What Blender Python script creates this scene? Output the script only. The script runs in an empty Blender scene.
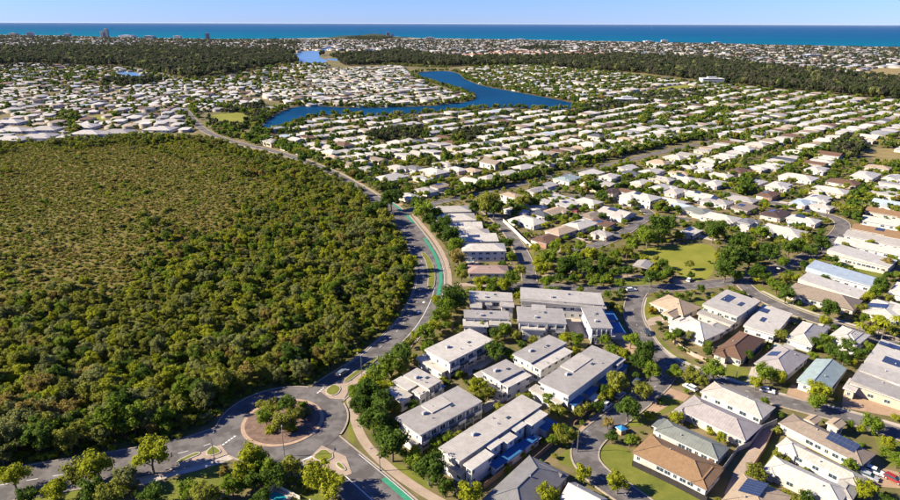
import bpy, math, random
import numpy as np
from mathutils import Matrix, Vector

R_ = random.Random(7)
NP = np.random.default_rng(11)
SC = bpy.context.scene
COL = SC.collection

# ------------------------------------------------------------------ camera, sky, sun, exposure
CAM_H, FPX, PITCH, ROLL = 110.0, 630.0, math.atan((250 - 23.2) / 630.0), math.radians(0.17)
_F = Vector((0, math.cos(PITCH), -math.sin(PITCH)))
_R0, _U0 = Vector((1, 0, 0)), Vector((0, math.sin(PITCH), math.cos(PITCH)))
_R = _R0 * math.cos(ROLL) + _U0 * math.sin(ROLL)
_U = _U0 * math.cos(ROLL) - _R0 * math.sin(ROLL)
cam_d = bpy.data.cameras.new('camera'); cam = bpy.data.objects.new('camera', cam_d); COL.objects.link(cam)
m = Matrix((_R, _U, -_F)).transposed().to_4x4(); m.translation = (0, 0, CAM_H); cam.matrix_world = m
cam_d.sensor_width = 36; cam_d.lens = FPX / 900 * 36; cam_d.clip_start = 1; cam_d.clip_end = 400000
SC.camera = cam

SUN_EL, SUN_DIR = math.radians(31), Vector((-1.0, -0.08))          # towards the sun, on the ground
az = math.atan2(SUN_DIR.x, SUN_DIR.y)                               # clockwise from +Y
w = bpy.data.worlds.new('World'); SC.world = w; w.use_nodes = True
nt = w.node_tree; bg = nt.nodes['Background']
sky = nt.nodes.new('ShaderNodeTexSky'); sky.sky_type = 'NISHITA'; sky.sun_disc = False
sky.sun_elevation = SUN_EL; sky.sun_rotation = az % (2 * math.pi); sky.altitude = 110
sky.air_density = 1.0; sky.dust_density = 0.0; sky.ozone_density = 4.0
tint = nt.nodes.new('ShaderNodeMix'); tint.data_type = 'RGBA'; tint.blend_type = 'MULTIPLY'
tint.inputs[0].default_value = 1.0; tint.inputs[7].default_value = (0.35, 0.50, 1.06, 1)
nt.links.new(sky.outputs[0], tint.inputs[6]); nt.links.new(tint.outputs[2], bg.inputs[0])
bg.inputs[1].default_value = 0.066
sl = bpy.data.lights.new('sun', 'SUN'); sl.energy = 5.0; sl.angle = math.radians(0.53); sl.color = (1.0, 0.90, 0.72)
so = bpy.data.objects.new('sun', sl); COL.objects.link(so)
sd = Vector((SUN_DIR.x, SUN_DIR.y, 0)).normalized() * math.cos(SUN_EL) + Vector((0, 0, math.sin(SUN_EL)))
so.rotation_euler = sd.to_track_quat('Z', 'Y').to_euler(); so.location = (0, 0, 400)
SC.view_settings.view_transform = 'Standard'; SC.view_settings.look = 'None'
SC.view_settings.exposure = 1.55; SC.view_settings.gamma = 1.0; SC.view_settings.use_curve_mapping = False
SC.cycles.use_denoising = True
SC.cycles.max_bounces = 6; SC.cycles.diffuse_bounces = 4; SC.cycles.glossy_bounces = 2
SC.cycles.transmission_bounces = 2; SC.cycles.volume_bounces = 0; SC.cycles.transparent_max_bounces = 4

# ------------------------------------------------------------------ pixels of the photograph -> places on the ground
_M = np.array([list(_R), list(_U), list(_F)])
def G(px, py, z=0.0):
    d = _R * ((px - 450) / FPX) + _U * ((250 - py) / FPX) + _F
    t = (z - CAM_H) / d.z
    return Vector((d.x * t, d.y * t, z))
def G2(p, z=0.0): return G(p[0], p[1], z)
def PX(pts):                                                        # world (n,3) -> px (n,2), depth
    q = (np.asarray(pts, float) - np.array([0, 0, CAM_H])) @ _M.T
    dz = np.maximum(q[:, 2], 1e-6)
    out = np.stack([450 + FPX * q[:, 0] / dz, 250 - FPX * q[:, 1] / dz], 1)
    out[q[:, 2] <= 1] = -9999
    return out, q[:, 2]
def mpp(px, py):                                                    # metres per pixel at a ground point
    g = G(px, py); return (_F.dot(g - Vector((0, 0, CAM_H)))) / FPX
def inpoly(P, poly):
    x, y = P[:, 0], P[:, 1]; ins = np.zeros(len(P), bool); n = len(poly)
    for i in range(n):
        x0, y0 = poly[i]; x1, y1 = poly[(i + 1) % n]
        if y0 == y1: continue
        c = ((y0 > y) != (y1 > y)) & (x < (x1 - x0) * (y - y0) / (y1 - y0) + x0)
        ins ^= c
    return ins
def wpoly(poly, z=0): return [tuple(G2(p, z))[:2] for p in poly]
def chaikin(pts, n=2, closed=False):
    for _ in range(n):
        o = [] if closed else [pts[0]]
        k = len(pts)
        for i in range(k if closed else k - 1):
            a, b = pts[i], pts[(i + 1) % k]
            o += [(a[0] * .75 + b[0] * .25, a[1] * .75 + b[1] * .25), (a[0] * .25 + b[0] * .75, a[1] * .25 + b[1] * .75)]
        if not closed: o.append(pts[-1])
        pts = o
    return pts

# ------------------------------------------------------------------ materials
MATS = {}
ALB = 0.80                                                          # the photograph is exposed for the dark foliage
def _nodes(name):
    m = bpy.data.materials.new(name); m.use_nodes = True
    n = m.node_tree; return m, n, n.nodes['Principled BSDF']
def N(n, t, **kw):
    x = n.nodes.new(t)
    for k, v in kw.items(): setattr(x, k, v)
    return x
def ramp(n, stops, interp='LINEAR'):
    r = N(n, 'ShaderNodeValToRGB'); r.color_ramp.interpolation = interp
    e = r.color_ramp.elements
    while len(e) < len(stops): e.new(0.5)
    for i, (p, c) in enumerate(stops): e[i].position = p; e[i].color = (*c, 1)
    return r
def mixc(n, a, b, fac, mode='MIX'):
    x = N(n, 'ShaderNodeMix', data_type='RGBA', blend_type=mode)
    for s, v in ((0, fac), (6, a), (7, b)):
        if hasattr(v, 'is_output'): n.links.new(v, x.inputs[s])
        elif isinstance(v, (int, float)): x.inputs[s].default_value = v
        else: x.inputs[s].default_value = (*v, 1)
    return x.outputs[2]
def noise(n, scale, detail=4, vec=None, rough=0.55):
    t = N(n, 'ShaderNodeTexNoise'); t.inputs['Scale'].default_value = scale; t.inputs['Detail'].default_value = detail
    t.inputs['Roughness'].default_value = rough
    if vec is None:
        g = N(n, 'ShaderNodeNewGeometry'); vec = g.outputs['Position']
    n.links.new(vec, t.inputs['Vector']); return t.outputs['Fac']
def flat(name, c, rough=0.7, var=0.18, scale=0.35, metallic=0.0, spec=0.3):
    """a plain surface with mottling of its own"""
    if name in MATS: return MATS[name]
    c = tuple(x * ALB for x in c); m, n, b = _nodes(name)
    r = ramp(n, [(0.3, tuple(x * (1 - var) for x in c)), (0.7, tuple(min(1, x * (1 + var * .6)) for x in c))])
    n.links.new(noise(n, scale, 6), r.inputs[0]); n.links.new(r.outputs[0], b.inputs['Base Color'])
    b.inputs['Roughness'].default_value = rough; b.inputs['Metallic'].default_value = metallic
    b.inputs['Specular IOR Level'].default_value = spec
    MATS[name] = m; return m
def roofmat(name, c, tile=False):
    """metal tray or tile roof: ribs run up the slope, streaky weathering"""
    if name in MATS: return MATS[name]
    c = tuple(x * ALB for x in c); m, n, b = _nodes(name)
    g = N(n, 'ShaderNodeNewGeometry')
    cr = N(n, 'ShaderNodeVectorMath', operation='CROSS_PRODUCT'); n.links.new(g.outputs['Normal'], cr.inputs[0]); cr.inputs[1].default_value = (0, 0, 1)
    nm = N(n, 'ShaderNodeVectorMath', operation='NORMALIZE'); n.links.new(cr.outputs[0], nm.inputs[0])
    dt = N(n, 'ShaderNodeVectorMath', operation='DOT_PRODUCT'); n.links.new(nm.outputs[0], dt.inputs[0]); n.links.new(g.outputs['Position'], dt.inputs[1])
    ml = N(n, 'ShaderNodeMath', operation='MULTIPLY'); n.links.new(dt.outputs['Value'], ml.inputs[0]); ml.inputs[1].default_value = 2 * math.pi / (0.42 if tile else 0.76)
    sn = N(n, 'ShaderNodeMath', operation='SINE'); n.links.new(ml.outputs[0], sn.inputs[0])
    pw = N(n, 'ShaderNodeMapRange'); n.links.new(sn.outputs[0], pw.inputs[0])
    pw.inputs[1].default_value = 0.6 if not tile else -1; pw.inputs[2].default_value = 1; pw.inputs[3].default_value = 0; pw.inputs[4].default_value = 1
    v = 0.22 if tile else 0.12
    r = ramp(n, [(0.28, tuple(x * (1 - v) for x in c)), (0.72, tuple(min(.9, x * (1 + v * .7)) for x in c))])
    n.links.new(noise(n, 1.6 if tile else 0.22, 7, rough=0.65), r.inputs[0])
    st = ramp(n, [(0.40, (1, 1, 1)), (0.70, (0.70, 0.67, 0.62))]); n.links.new(noise(n, 0.7, 5, rough=0.7), st.inputs[0])
    c1 = mixc(n, r.outputs[0], st.outputs[0], 0.75, 'MULTIPLY')
    dk = N(n, 'ShaderNodeMath', operation='MULTIPLY'); n.links.new(pw.outputs[0], dk.inputs[0]); dk.inputs[1].default_value = 0.34
    c2 = mixc(n, c1, tuple(x * 0.55 for x in c), dk.outputs[0])
    n.links.new(c2, b.inputs['Base Color'])
    bp = N(n, 'ShaderNodeBump'); bp.inputs['Strength'].default_value = 0.35; bp.inputs['Distance'].default_value = 0.05
    n.links.new(pw.outputs[0], bp.inputs['Height']); n.links.new(bp.outputs[0], b.inputs['Normal'])
    b.inputs['Roughness'].default_value = 0.75 if tile else 0.5; b.inputs['Specular IOR Level'].default_value = 0.25
    MATS[name] = m; return m
ROOF = {
    'white': ('roof_white', (0.535, 0.50, 0.435), False), 'pale grey': ('roof_pale_grey', (0.36, 0.335, 0.30), False),
    'light grey': ('roof_light_grey', (0.46, 0.425, 0.37), False), 'blue-white': ('roof_blue_white', (0.40, 0.47, 0.52), False),
    'pale green': ('roof_pale_green', (0.30, 0.37, 0.355), False), 'green-grey': ('roof_green_grey', (0.20, 0.215, 0.19), False),
    'mid grey': ('roof_mid_grey', (0.19, 0.185, 0.18), False), 'dark grey': ('roof_dark_grey', (0.10, 0.105, 0.115), False),
    'beige': ('roof_beige', (0.42, 0.325, 0.225), True), 'taupe': ('roof_taupe', (0.27, 0.215, 0.165), True),
    'pinkish': ('roof_pinkish', (0.36, 0.25, 0.21), True), 'brown': ('roof_brown', (0.155, 0.088, 0.055), True),
    'tan-brown': ('roof_tan_brown', (0.27, 0.165, 0.085), True), 'dark brown': ('roof_dark_brown', (0.085, 0.055, 0.045), True),
    'terracotta': ('roof_terracotta', (0.34, 0.13, 0.075), True), 'rose-grey': ('roof_rose_grey', (0.36, 0.325, 0.305), False)}
def RM(k): return roofmat(*ROOF[k])
WALL = {'white': (0.64, 0.61, 0.56), 'cream': (0.62, 0.54, 0.42), 'beige': (0.52, 0.43, 0.32), 'grey': (0.40, 0.40, 0.40), 'brick': (0.32, 0.18, 0.12)}
def WM(k): return flat('wall_' + k, WALL[k], 0.85, 0.14, 0.6)
glass = None
def glassmat():
    if 'glass' in MATS: return MATS['glass']
    m, n, b = _nodes('window_glass'); b.inputs['Base Color'].default_value = (0.035, 0.05, 0.065, 1); b.inputs['Roughness'].default_value = 0.12
    b.inputs['Specular IOR Level'].default_value = 0.6
    MATS['glass'] = m; return m
def solarmat():
    if 'solar' in MATS: return MATS['solar']
    m, n, b = _nodes('solar_cell'); tc = N(n, 'ShaderNodeTexCoord')
    bt = N(n, 'ShaderNodeTexBrick'); bt.offset = 0; n.links.new(tc.outputs['Object'], bt.inputs['Vector'])
    bt.inputs['Color1'].default_value = (0.012, 0.022, 0.06, 1); bt.inputs['Color2'].default_value = (0.018, 0.03, 0.08, 1); bt.inputs['Mortar'].default_value = (0.06, 0.07, 0.09, 1)
    bt.inputs['Scale'].default_value = 1; bt.inputs['Brick Width'].default_value = 0.16; bt.inputs['Row Height'].default_value = 0.16; bt.inputs['Mortar Size'].default_value = 0.008
    n.links.new(bt.outputs[0], b.inputs['Base Color']); b.inputs['Roughness'].default_value = 0.22
    MATS['solar'] = m; return m
def leafmat(name, dark, mid, light, rnd=0.35, trans=0.48):
    """foliage: colour of its own per plant (Object Info random) and per clump (noise)"""
    if name in MATS: return MATS[name]
    m, n, b = _nodes(name)
    oi = N(n, 'ShaderNodeObjectInfo'); nz = noise(n, 0.55, 3)
    a = N(n, 'ShaderNodeMath', operation='MULTIPLY'); n.links.new(oi.outputs['Random'], a.inputs[0]); a.inputs[1].default_value = rnd
    s = N(n, 'ShaderNodeMapRange'); n.links.new(nz, s.inputs[0]); s.inputs[1].default_value = 0.3; s.inputs[2].default_value = 0.7; s.inputs[3].default_value = 0; s.inputs[4].default_value = 1 - rnd
    ad = N(n, 'ShaderNodeMath', operation='ADD'); n.links.new(a.outputs[0], ad.inputs[0]); n.links.new(s.outputs[0], ad.inputs[1])
    r = ramp(n, [(0.05, dark), (0.5, mid), (0.95, light)]); n.links.new(ad.outputs[0], r.inputs[0])
    n.links.new(r.outputs[0], b.inputs['Base Color']); b.inputs['Roughness'].default_value = 0.8; b.inputs['Specular IOR Level'].default_value = 0.03
    tr = N(n, 'ShaderNodeBsdfTranslucent'); n.links.new(r.outputs[0], tr.inputs['Color'])
    mx = N(n, 'ShaderNodeMixShader'); mx.inputs[0].default_value = trans
    n.links.new(b.outputs[0], mx.inputs[1]); n.links.new(tr.outputs[0], mx.inputs[2])
    n.links.new(mx.outputs[0], n.nodes['Material Output'].inputs['Surface'])
    MATS[name] = m; return m
LEAF = {
    'dark green': ((0.034, 0.064, 0.010), (0.076, 0.122, 0.018), (0.135, 0.190, 0.030)),
    'mid green': ((0.080, 0.124, 0.012), (0.148, 0.208, 0.020), (0.228, 0.285, 0.034)),
    'yellow-green': ((0.165, 0.183, 0.012), (0.259, 0.276, 0.019), (0.353, 0.353, 0.033)),
    'olive': ((0.124, 0.136, 0.021), (0.214, 0.221, 0.034), (0.310, 0.310, 0.053)),
    'grey-green': ((0.115, 0.127, 0.037), (0.198, 0.209, 0.064), (0.282, 0.290, 0.094)),
    'brownish': ((0.161, 0.124, 0.029), (0.255, 0.198, 0.051), (0.345, 0.271, 0.076)),
    'ochre': ((0.200, 0.150, 0.014), (0.290, 0.215, 0.020), (0.360, 0.265, 0.030)),
    'wood dark': ((0.026, 0.040, 0.014), (0.055, 0.070, 0.026), (0.095, 0.105, 0.044)),
    'wood grey': ((0.055, 0.056, 0.032), (0.095, 0.090, 0.052), (0.135, 0.125, 0.074))}
def LM(k): return leafmat('leaf_' + k.replace(' ', '_').replace('-', '_'), *LEAF[k])
def barkmat(): return flat('bark', (0.16, 0.125, 0.095), 0.9, 0.3, 2.0)

def groundmat(name, stops, scale, d2=None, s2=0.02, rough=0.95, fine=None):
    if name in MATS: return MATS[name]
    f_ = 1.0 if name in ('heath', 'forest_floor', 'lawn') else ALB; stops = [(p, tuple(x * f_ for x in c)) for p, c in stops]; d2 = d2 and [(p, tuple(x * f_ for x in c)) for p, c in d2]
    m, n, b = _nodes(name)
    r = ramp(n, stops); n.links.new(noise(n, scale, 8, rough=0.68), r.inputs[0]); c = r.outputs[0]
    if d2:
        r2 = ramp(n, d2); n.links.new(noise(n, s2, 5), r2.inputs[0]); c = mixc(n, c, r2.outputs[0], 0.55)
    if fine:
        r3 = ramp(n, [(0.3, (1 - fine,) * 3), (0.7, (1.0,) * 3)]); n.links.new(noise(n, 1.7, 5, rough=0.7), r3.inputs[0]); c = mixc(n, c, r3.outputs[0], 1.0, 'MULTIPLY')
    n.links.new(c, b.inputs['Base Color']); b.inputs['Roughness'].default_value = rough; b.inputs['Specular IOR Level'].default_value = 0.15
    MATS[name] = m; return m
M_GROUND = groundmat('ground_suburb', [(0.30, (0.075, 0.078, 0.020)), (0.45, (0.130, 0.118, 0.036)), (0.56, (0.210, 0.155, 0.075)), (0.75, (0.33, 0.245, 0.15))], 0.16,
                     [(0.35, (0.085, 0.090, 0.024)), (0.65, (0.215, 0.165, 0.085))], 0.02)
M_LAWN = groundmat('lawn', [(0.3, (0.085, 0.105, 0.016)), (0.6, (0.150, 0.155, 0.026)), (0.8, (0.22, 0.19, 0.05))], 0.16, fine=0.22)
M_PARK = groundmat('park_grass', [(0.3, (0.155, 0.175, 0.020)), (0.55, (0.23, 0.23, 0.030)), (0.8, (0.30, 0.255, 0.065))], 0.05, fine=0.18)
M_DRY = groundmat('dry_grass', [(0.3, (0.17, 0.14, 0.05)), (0.6, (0.28, 0.21, 0.09)), (0.85, (0.36, 0.28, 0.15))], 0.06)
M_ROAD = groundmat('asphalt', [(0.3, (0.110, 0.100, 0.095)), (0.55, (0.155, 0.140, 0.132)), (0.75, (0.20, 0.18, 0.168))], 0.08,
                   [(0.44, (0.09, 0.081, 0.077)), (0.56, (0.20, 0.18, 0.168))], 0.22, 0.9, fine=0.15)
M_KERB = flat('kerb_concrete', (0.36, 0.30, 0.235), 0.9, 0.2, 0.8)
M_PATH = groundmat('footpath_concrete', [(0.3, (0.33, 0.25, 0.185)), (0.7, (0.45, 0.35, 0.27))], 0.3, fine=0.15)
M_PAVE = groundmat('driveway_paving', [(0.3, (0.34, 0.225, 0.14)), (0.7, (0.46, 0.32, 0.21))], 0.35, fine=0.2)
M_PALEPAVE = groundmat('pale_concrete', [(0.3, (0.42, 0.36, 0.29)), (0.7, (0.55, 0.48, 0.40))], 0.3, fine=0.15)
M_MULCH = groundmat('mulch', [(0.3, (0.13, 0.082, 0.058)), (0.55, (0.235, 0.155, 0.115)), (0.8, (0.31, 0.22, 0.17))], 0.5, fine=0.3)
M_FLOOR = groundmat('forest_floor', [(0.3, (0.070, 0.070, 0.018)), (0.6, (0.115, 0.105, 0.028)), (0.8, (0.17, 0.135, 0.048))], 0.18)
M_HEATH = groundmat('heath', [(0.30, (0.070, 0.080, 0.011)), (0.42, (0.130, 0.118, 0.020)), (0.52, (0.185, 0.142, 0.036)), (0.62, (0.160, 0.148, 0.025)), (0.8, (0.23, 0.168, 0.055))], 0.5,
                    [(0.34, (0.120, 0.124, 0.020)), (0.50, (0.180, 0.140, 0.036)), (0.66, (0.205, 0.142, 0.046))], 0.022, fine=0.55)
M_WHITE = flat('line_paint', (0.72, 0.70, 0.66), 0.7, 0.12, 1.0)
M_GREEN = flat('green_lane_paint', (0.04, 0.25, 0.14), 0.75, 0.16, 0.6)
M_SAND = flat('sand', (0.50, 0.42, 0.30), 0.95, 0.15, 0.05)
def watermat(name, c, scale, rough=0.12, strength=0.25, spec=0.3, c2=None):
    c = tuple(x * ALB for x in c); c2 = c2 and tuple(x * ALB for x in c2)
    m, n, b = _nodes(name)
    r = ramp(n, [(0.35, c), (0.68, c2 or tuple(x * 1.25 for x in c))]); n.links.new(noise(n, scale * 0.02, 4), r.inputs[0]); n.links.new(r.outputs[0], b.inputs['Base Color'])
    b.inputs['Roughness'].default_value = rough; b.inputs['Specular IOR Level'].default_value = spec
    bp = N(n, 'ShaderNodeBump'); bp.inputs['Strength'].default_value = strength; bp.inputs['Distance'].default_value = 0.3
    n.links.new(noise(n, scale, 4), bp.inputs['Height']); n.links.new(bp.outputs[0], b.inputs['Normal'])
    return m

# ------------------------------------------------------------------ mesh + object helpers
class MB:
    def __init__(s): s.v = []; s.f = []; s.mi = []
    def box(s, cx, cy, cz, sx, sy, sz, mi=0, top=None, bottom=True):
        k = len(s.v); hx, hy = sx / 2, sy / 2; tx, ty = (hx, hy) if top is None else (top[0] / 2, top[1] / 2)
        s.v += [(cx - hx, cy - hy, cz), (cx + hx, cy - hy, cz), (cx + hx, cy + hy, cz), (cx - hx, cy + hy, cz),
                (cx - tx, cy - ty, cz + sz), (cx + tx, cy - ty, cz + sz), (cx + tx, cy + ty, cz + sz), (cx - tx, cy + ty, cz + sz)]
        f = [(4, 5, 6, 7), (0, 1, 5, 4), (1, 2, 6, 5), (2, 3, 7, 6), (3, 0, 4, 7)] + ([(3, 2, 1, 0)] if bottom else [])
        s.f += [tuple(k + i for i in q) for q in f]; s.mi += [mi] * len(f); return s
    def poly(s, pts, mi=0):
        k = len(s.v); s.v += [tuple(p) for p in pts]; s.f.append(tuple(range(k, k + len(pts)))); s.mi.append(mi); return s
    def prism(s, pts, z0, z1, mi=0):                                # closed prism over a ground outline (counter-clockwise)
        n = len(pts); k = len(s.v)
        s.v += [(p[0], p[1], z0) for p in pts] + [(p[0], p[1], z1) for p in pts]
        s.f.append(tuple(range(k + n, k + 2 * n))); s.mi.append(mi)
        for i in range(n):
            j = (i + 1) % n; s.f.append((k + i, k + j, k + n + j, k + n + i)); s.mi.append(mi)
        return s
    def tube(s, a, b, r0, r1, n=6, mi=0):
        a, b = Vector(a), Vector(b); d = (b - a).normalized(); u = d.orthogonal().normalized(); v = d.cross(u); k = len(s.v)
        for c, r in ((a, r0), (b, r1)):
            for i in range(n):
                t = 2 * math.pi * i / n; s.v.append(tuple(c + (u * math.cos(t) + v * math.sin(t)) * r))
        for i in range(n):
            j = (i + 1) % n; s.f.append((k + i, k + j, k + n + j, k + n + i)); s.mi.append(mi)
        s.f.append(tuple(k + n + i for i in range(n))); s.mi.append(mi); return s
    def mesh(s, name, mats):
        me = bpy.data.meshes.new(name); me.from_pydata(s.v, [], s.f)
        for q in (mats if isinstance(mats, (list, tuple)) else [mats]): me.materials.append(q)
        if any(s.mi): me.polygons.foreach_set('material_index', s.mi)
        return me
    def build(s, name, mats, parent=None, loc=None, rz=0):
        return link(name, s.mesh(name, mats), parent, loc, rz)
def link(name, data, parent=None, loc=None, rz=0, scale=None):
    o = bpy.data.objects.new(name, data); COL.objects.link(o); o.parent = parent
    if loc is not None: o.location = loc
    if rz: o.rotation_euler = (0, 0, rz)
    if scale is not None: o.scale = scale
    return o
LABELS = {}
def tag(o, label, cat, group=None):
    if label in LABELS: print('DUPLICATE LABEL', label)
    n = len(label.split())
    if n < 4 or n > 16: print('LABEL LENGTH', n, label)
    LABELS[label] = o.name; o['label'] = label; o['category'] = cat
    if group: o['group'] = group
    return o
def thing(name, label, cat, loc, rz=0, group=None):
    return tag(link(name, None, None, loc, rz), label, cat, group)
def struct(o, kind='structure', label=None):
    o['kind'] = kind
    if label: o['label'] = label
    return o
ORD = ['first', 'second', 'third', 'fourth', 'fifth', 'sixth', 'seventh', 'eighth', 'ninth', 'tenth', 'eleventh', 'twelfth', 'thirteenth', 'fourteenth', 'fifteenth',
       'sixteenth', 'seventeenth', 'eighteenth', 'nineteenth', 'twentieth']
_T = ['twenty', 'thirty', 'forty', 'fifty', 'sixty', 'seventy', 'eighty', 'ninety']
def nth(i):
    if i < 20: return ORD[i]
    q, r = divmod(i + 1, 10)
    return (_T[q - 2][:-1] + 'ieth') if r == 0 else _T[q - 2] + '-' + ORD[r - 1]

# ------------------------------------------------------------------ the setting: ground, sea, lake
def sheet(name, pts, z, mat, kind='structure', label=None):
    return struct(MB().poly([(p[0], p[1], z) for p in pts]).build(name, mat), kind, label)
import mathutils.geometry as mg
def area_sheet(name, outline, z, mat, label=None):                  # outline in world metres, any shape
    tri = mg.tessellate_polygon([[Vector((p[0], p[1], 0)) for p in outline]])
    me = bpy.data.meshes.new(name); me.from_pydata([(p[0], p[1], z) for p in outline], [], [tuple(t) for t in tri])
    for pl in me.polygons:
        if pl.normal.z < 0: pl.flip()
    me.materials.append(mat); return struct(link(name, me), 'structure', label)

COAST = [(-700, 33), (-300, 33.5), (-80, 34), (0, 34.5), (60, 35.5), (110, 37), (160, 38), (230, 39), (300, 38.5), (345, 37), (375, 35.5), (392, 36), (410, 38), (450, 38.5), (520, 39.5), (600, 41),
         (680, 42.5), (760, 44.5), (840, 46), (900, 47), (980, 48.5), (1150, 51), (1500, 56)]
cw = [tuple(G2(p))[:2] for p in chaikin(COAST, 2)]
area_sheet('ground', [(-9000, -700)] + [(-9000, cw[0][1])] + cw + [(9000, cw[-1][1]), (9000, -700)], 0.0, M_GROUND, 'suburban ground of dry grass, gardens and bare earth')
M_SEA, n_, b_ = _nodes('sea')
g_ = N(n_, 'ShaderNodeNewGeometry'); sx_ = N(n_, 'ShaderNodeSeparateXYZ'); n_.links.new(g_.outputs['Position'], sx_.inputs[0])
# shallow sandy water is green, deep water blue: depth grows with the distance from the (slanting) shore
dp = N(n_, 'ShaderNodeMath', operation='MULTIPLY_ADD'); n_.links.new(sx_.outputs['X'], dp.inputs[0]); dp.inputs[1].default_value = 0.55; n_.links.new(sx_.outputs['Y'], dp.inputs[2])
mr = N(n_, 'ShaderNodeMapRange'); n_.links.new(dp.outputs[0], mr.inputs[0]); mr.inputs[1].default_value = 3300; mr.inputs[2].default_value = 17000
rs = ramp(n_, [(0.0, (0.003, 0.135, 0.180)), (0.10, (0.0, 0.095, 0.172)), (0.35, (0.0, 0.066, 0.164)), (1.0, (0.0, 0.055, 0.160))]); n_.links.new(mr.outputs[0], rs.inputs[0])
nz_ = ramp(n_, [(0.35, (0.86, 0.86, 0.9)), (0.7, (1.08, 1.06, 1.02))])
tcs = N(n_, 'ShaderNodeMapping'); tcs.inputs['Scale'].default_value = (0.0006, 0.002, 1); n_.links.new(g_.outputs['Position'], tcs.inputs[0])
n_.links.new(noise(n_, 1.0, 5, tcs.outputs[0]), nz_.inputs[0])
n_.links.new(mixc(n_, rs.outputs[0], nz_.outputs[0], 1.0, 'MULTIPLY'), b_.inputs['Base Color'])
b_.inputs['Roughness'].default_value = 0.65; b_.inputs['Specular IOR Level'].default_value = 0.0
sheet('sea', [(-150000, 1500), (150000, 1500), (150000, 150000), (-150000, 150000)], -1.2, M_SEA, label='deep blue sea reaching the horizon, greener along the shore')
bpts = chaikin(COAST, 2)
beach = [tuple(G2(p))[:2] for p in bpts] + [tuple(G(p[0], p[1] + 0.35))[:2] for p in reversed(bpts)]
area_sheet('beach', beach, 0.03, M_SAND, 'thin pale strip of sand along the sea')

M_LAKE = watermat('lake_water', (0.0012, 0.030, 0.075), 0.25, 0.45, 0.25, 0.03, (0.002, 0.065, 0.150))
LAKE = [(259, 130), (266, 122), (278, 113), (292, 107), (315, 105.5), (345, 108), (400, 107.5), (440, 105.5), (465, 102.5), (476, 99), (474, 95), (458, 89), (440, 84), (424, 78.5), (412, 74),
        (425, 71.5), (450, 71), (460, 74), (463, 79), (482, 86), (510, 91), (540, 96.5), (566, 101), (578, 105.5), (570, 109.5), (540, 108.5), (505, 107), (480, 108), (450, 111), (405, 114), (375, 116.5),
        (345, 113), (315, 115.5), (292, 123), (276, 130), (266, 132.5)]
lake_w = [tuple(G2(p))[:2] for p in chaikin(LAKE, 2, True)]
area_sheet('lake', lake_w, 0.06, M_LAKE, 'dark blue winding lake between the housing estates')
M_BANK = groundmat('lake_bank', [(0.3, (0.07, 0.055, 0.028)), (0.7, (0.17, 0.125, 0.07))], 0.05)
cxl = np.mean(np.array(lake_w), 0)
def offset_outline(pts, d):
    n = len(pts); o = []; A = sum(pts[i][0] * pts[(i + 1) % n][1] - pts[(i + 1) % n][0] * pts[i][1] for i in range(n)); s = 1 if A > 0 else -1
    for i in range(n):
        a, b = Vector(pts[i - 1]), Vector(pts[(i + 1) % n]); t = (b - a).normalized(); o.append((pts[i][0] + t.y * d * s, pts[i][1] - t.x * d * s))
    return o
area_sheet('lake_bank', offset_outline(lake_w, 9), 0.03, M_BANK, 'brown scrubby bank round the lake')
RIVERS = [[(291, 56), (300, 52), (312, 50.5), (324, 52), (318, 57), (330, 61), (318, 64), (300, 62.5)], [(362, 51), (375, 49.5), (386, 51), (376, 53.5)],
          [(112, 73), (125, 70.5), (140, 73), (150, 79), (140, 79.5), (128, 76.5)], [(325, 58), (345, 58.5), (366, 60.5), (350, 61.5), (330, 60.5)], [(318, 50), (330, 46.5), (338, 47), (326, 51)]]
for i, p in enumerate(RIVERS):
    area_sheet('river', [tuple(G2(q))[:2] for q in chaikin(p, 2, True)], 0.06, watermat('river_water', (0.10, 0.19, 0.30), 0.2, 0.3, 0.15, 0.2), 'pale blue reach of river between trees near the coast')
# ------------------------------------------------------------------ roads
def seg_dist(P, line):                                              # distance of points (n,2) from a polyline (k,2)
    P = np.asarray(P, float)[:, :2]; best = np.full(len(P), 1e9)
    for a, b in zip(line[:-1], line[1:]):
        a = np.array(a); b = np.array(b); d = b - a; L = max(1e-9, d @ d)
        t = np.clip(((P - a) @ d) / L, 0, 1); q = a + t[:, None] * d
        best = np.minimum(best, np.hypot(*(P - q).T))
    return best
def dense(line, step=3.0):
    o = [line[0]]
    for a, b in zip(line[:-1], line[1:]):
        a, b = np.array(a), np.array(b); k = max(1, int(np.hypot(*(b - a)) / step))
        o += [tuple(a + (b - a) * (i + 1) / k) for i in range(k)]
    return o
def offs(line, d):
    L = np.array(line); t = np.gradient(L, axis=0); t /= np.linalg.norm(t, axis=1)[:, None] + 1e-9
    return L + np.stack([-t[:, 1], t[:, 0]], 1) * d
def strip_mesh(mb, line, d0, d1, z, mi=0, z1=None):
    a, b = offs(line, d0), offs(line, d1)
    for i in range(len(line) - 1):
        mb.poly([(*b[i], z), (*b[i + 1], z), (*a[i + 1], z), (*a[i], z)] if d0 > d1 else [(*a[i], z), (*a[i + 1], z), (*b[i + 1], z), (*b[i], z)], mi)
ROADS = []                                                          # (world polyline, width)
def road(name, px, width, label, smooth=2, kerb=True, mat=None):
    line = dense([tuple(G2(p))[:2] for p in chaikin(px, smooth)], 3)
    z = 0.08 + 0.006 * len(ROADS)
    mb = MB(); strip_mesh(mb, line, width / 2, -width / 2, z)
    struct(mb.build(name, mat or M_ROAD), 'structure', label); ROADS.append((line, width, kerb, z)); return line
RB_C = G(283, 422); RB_R, RB_I = 18.6, 11.8
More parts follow.
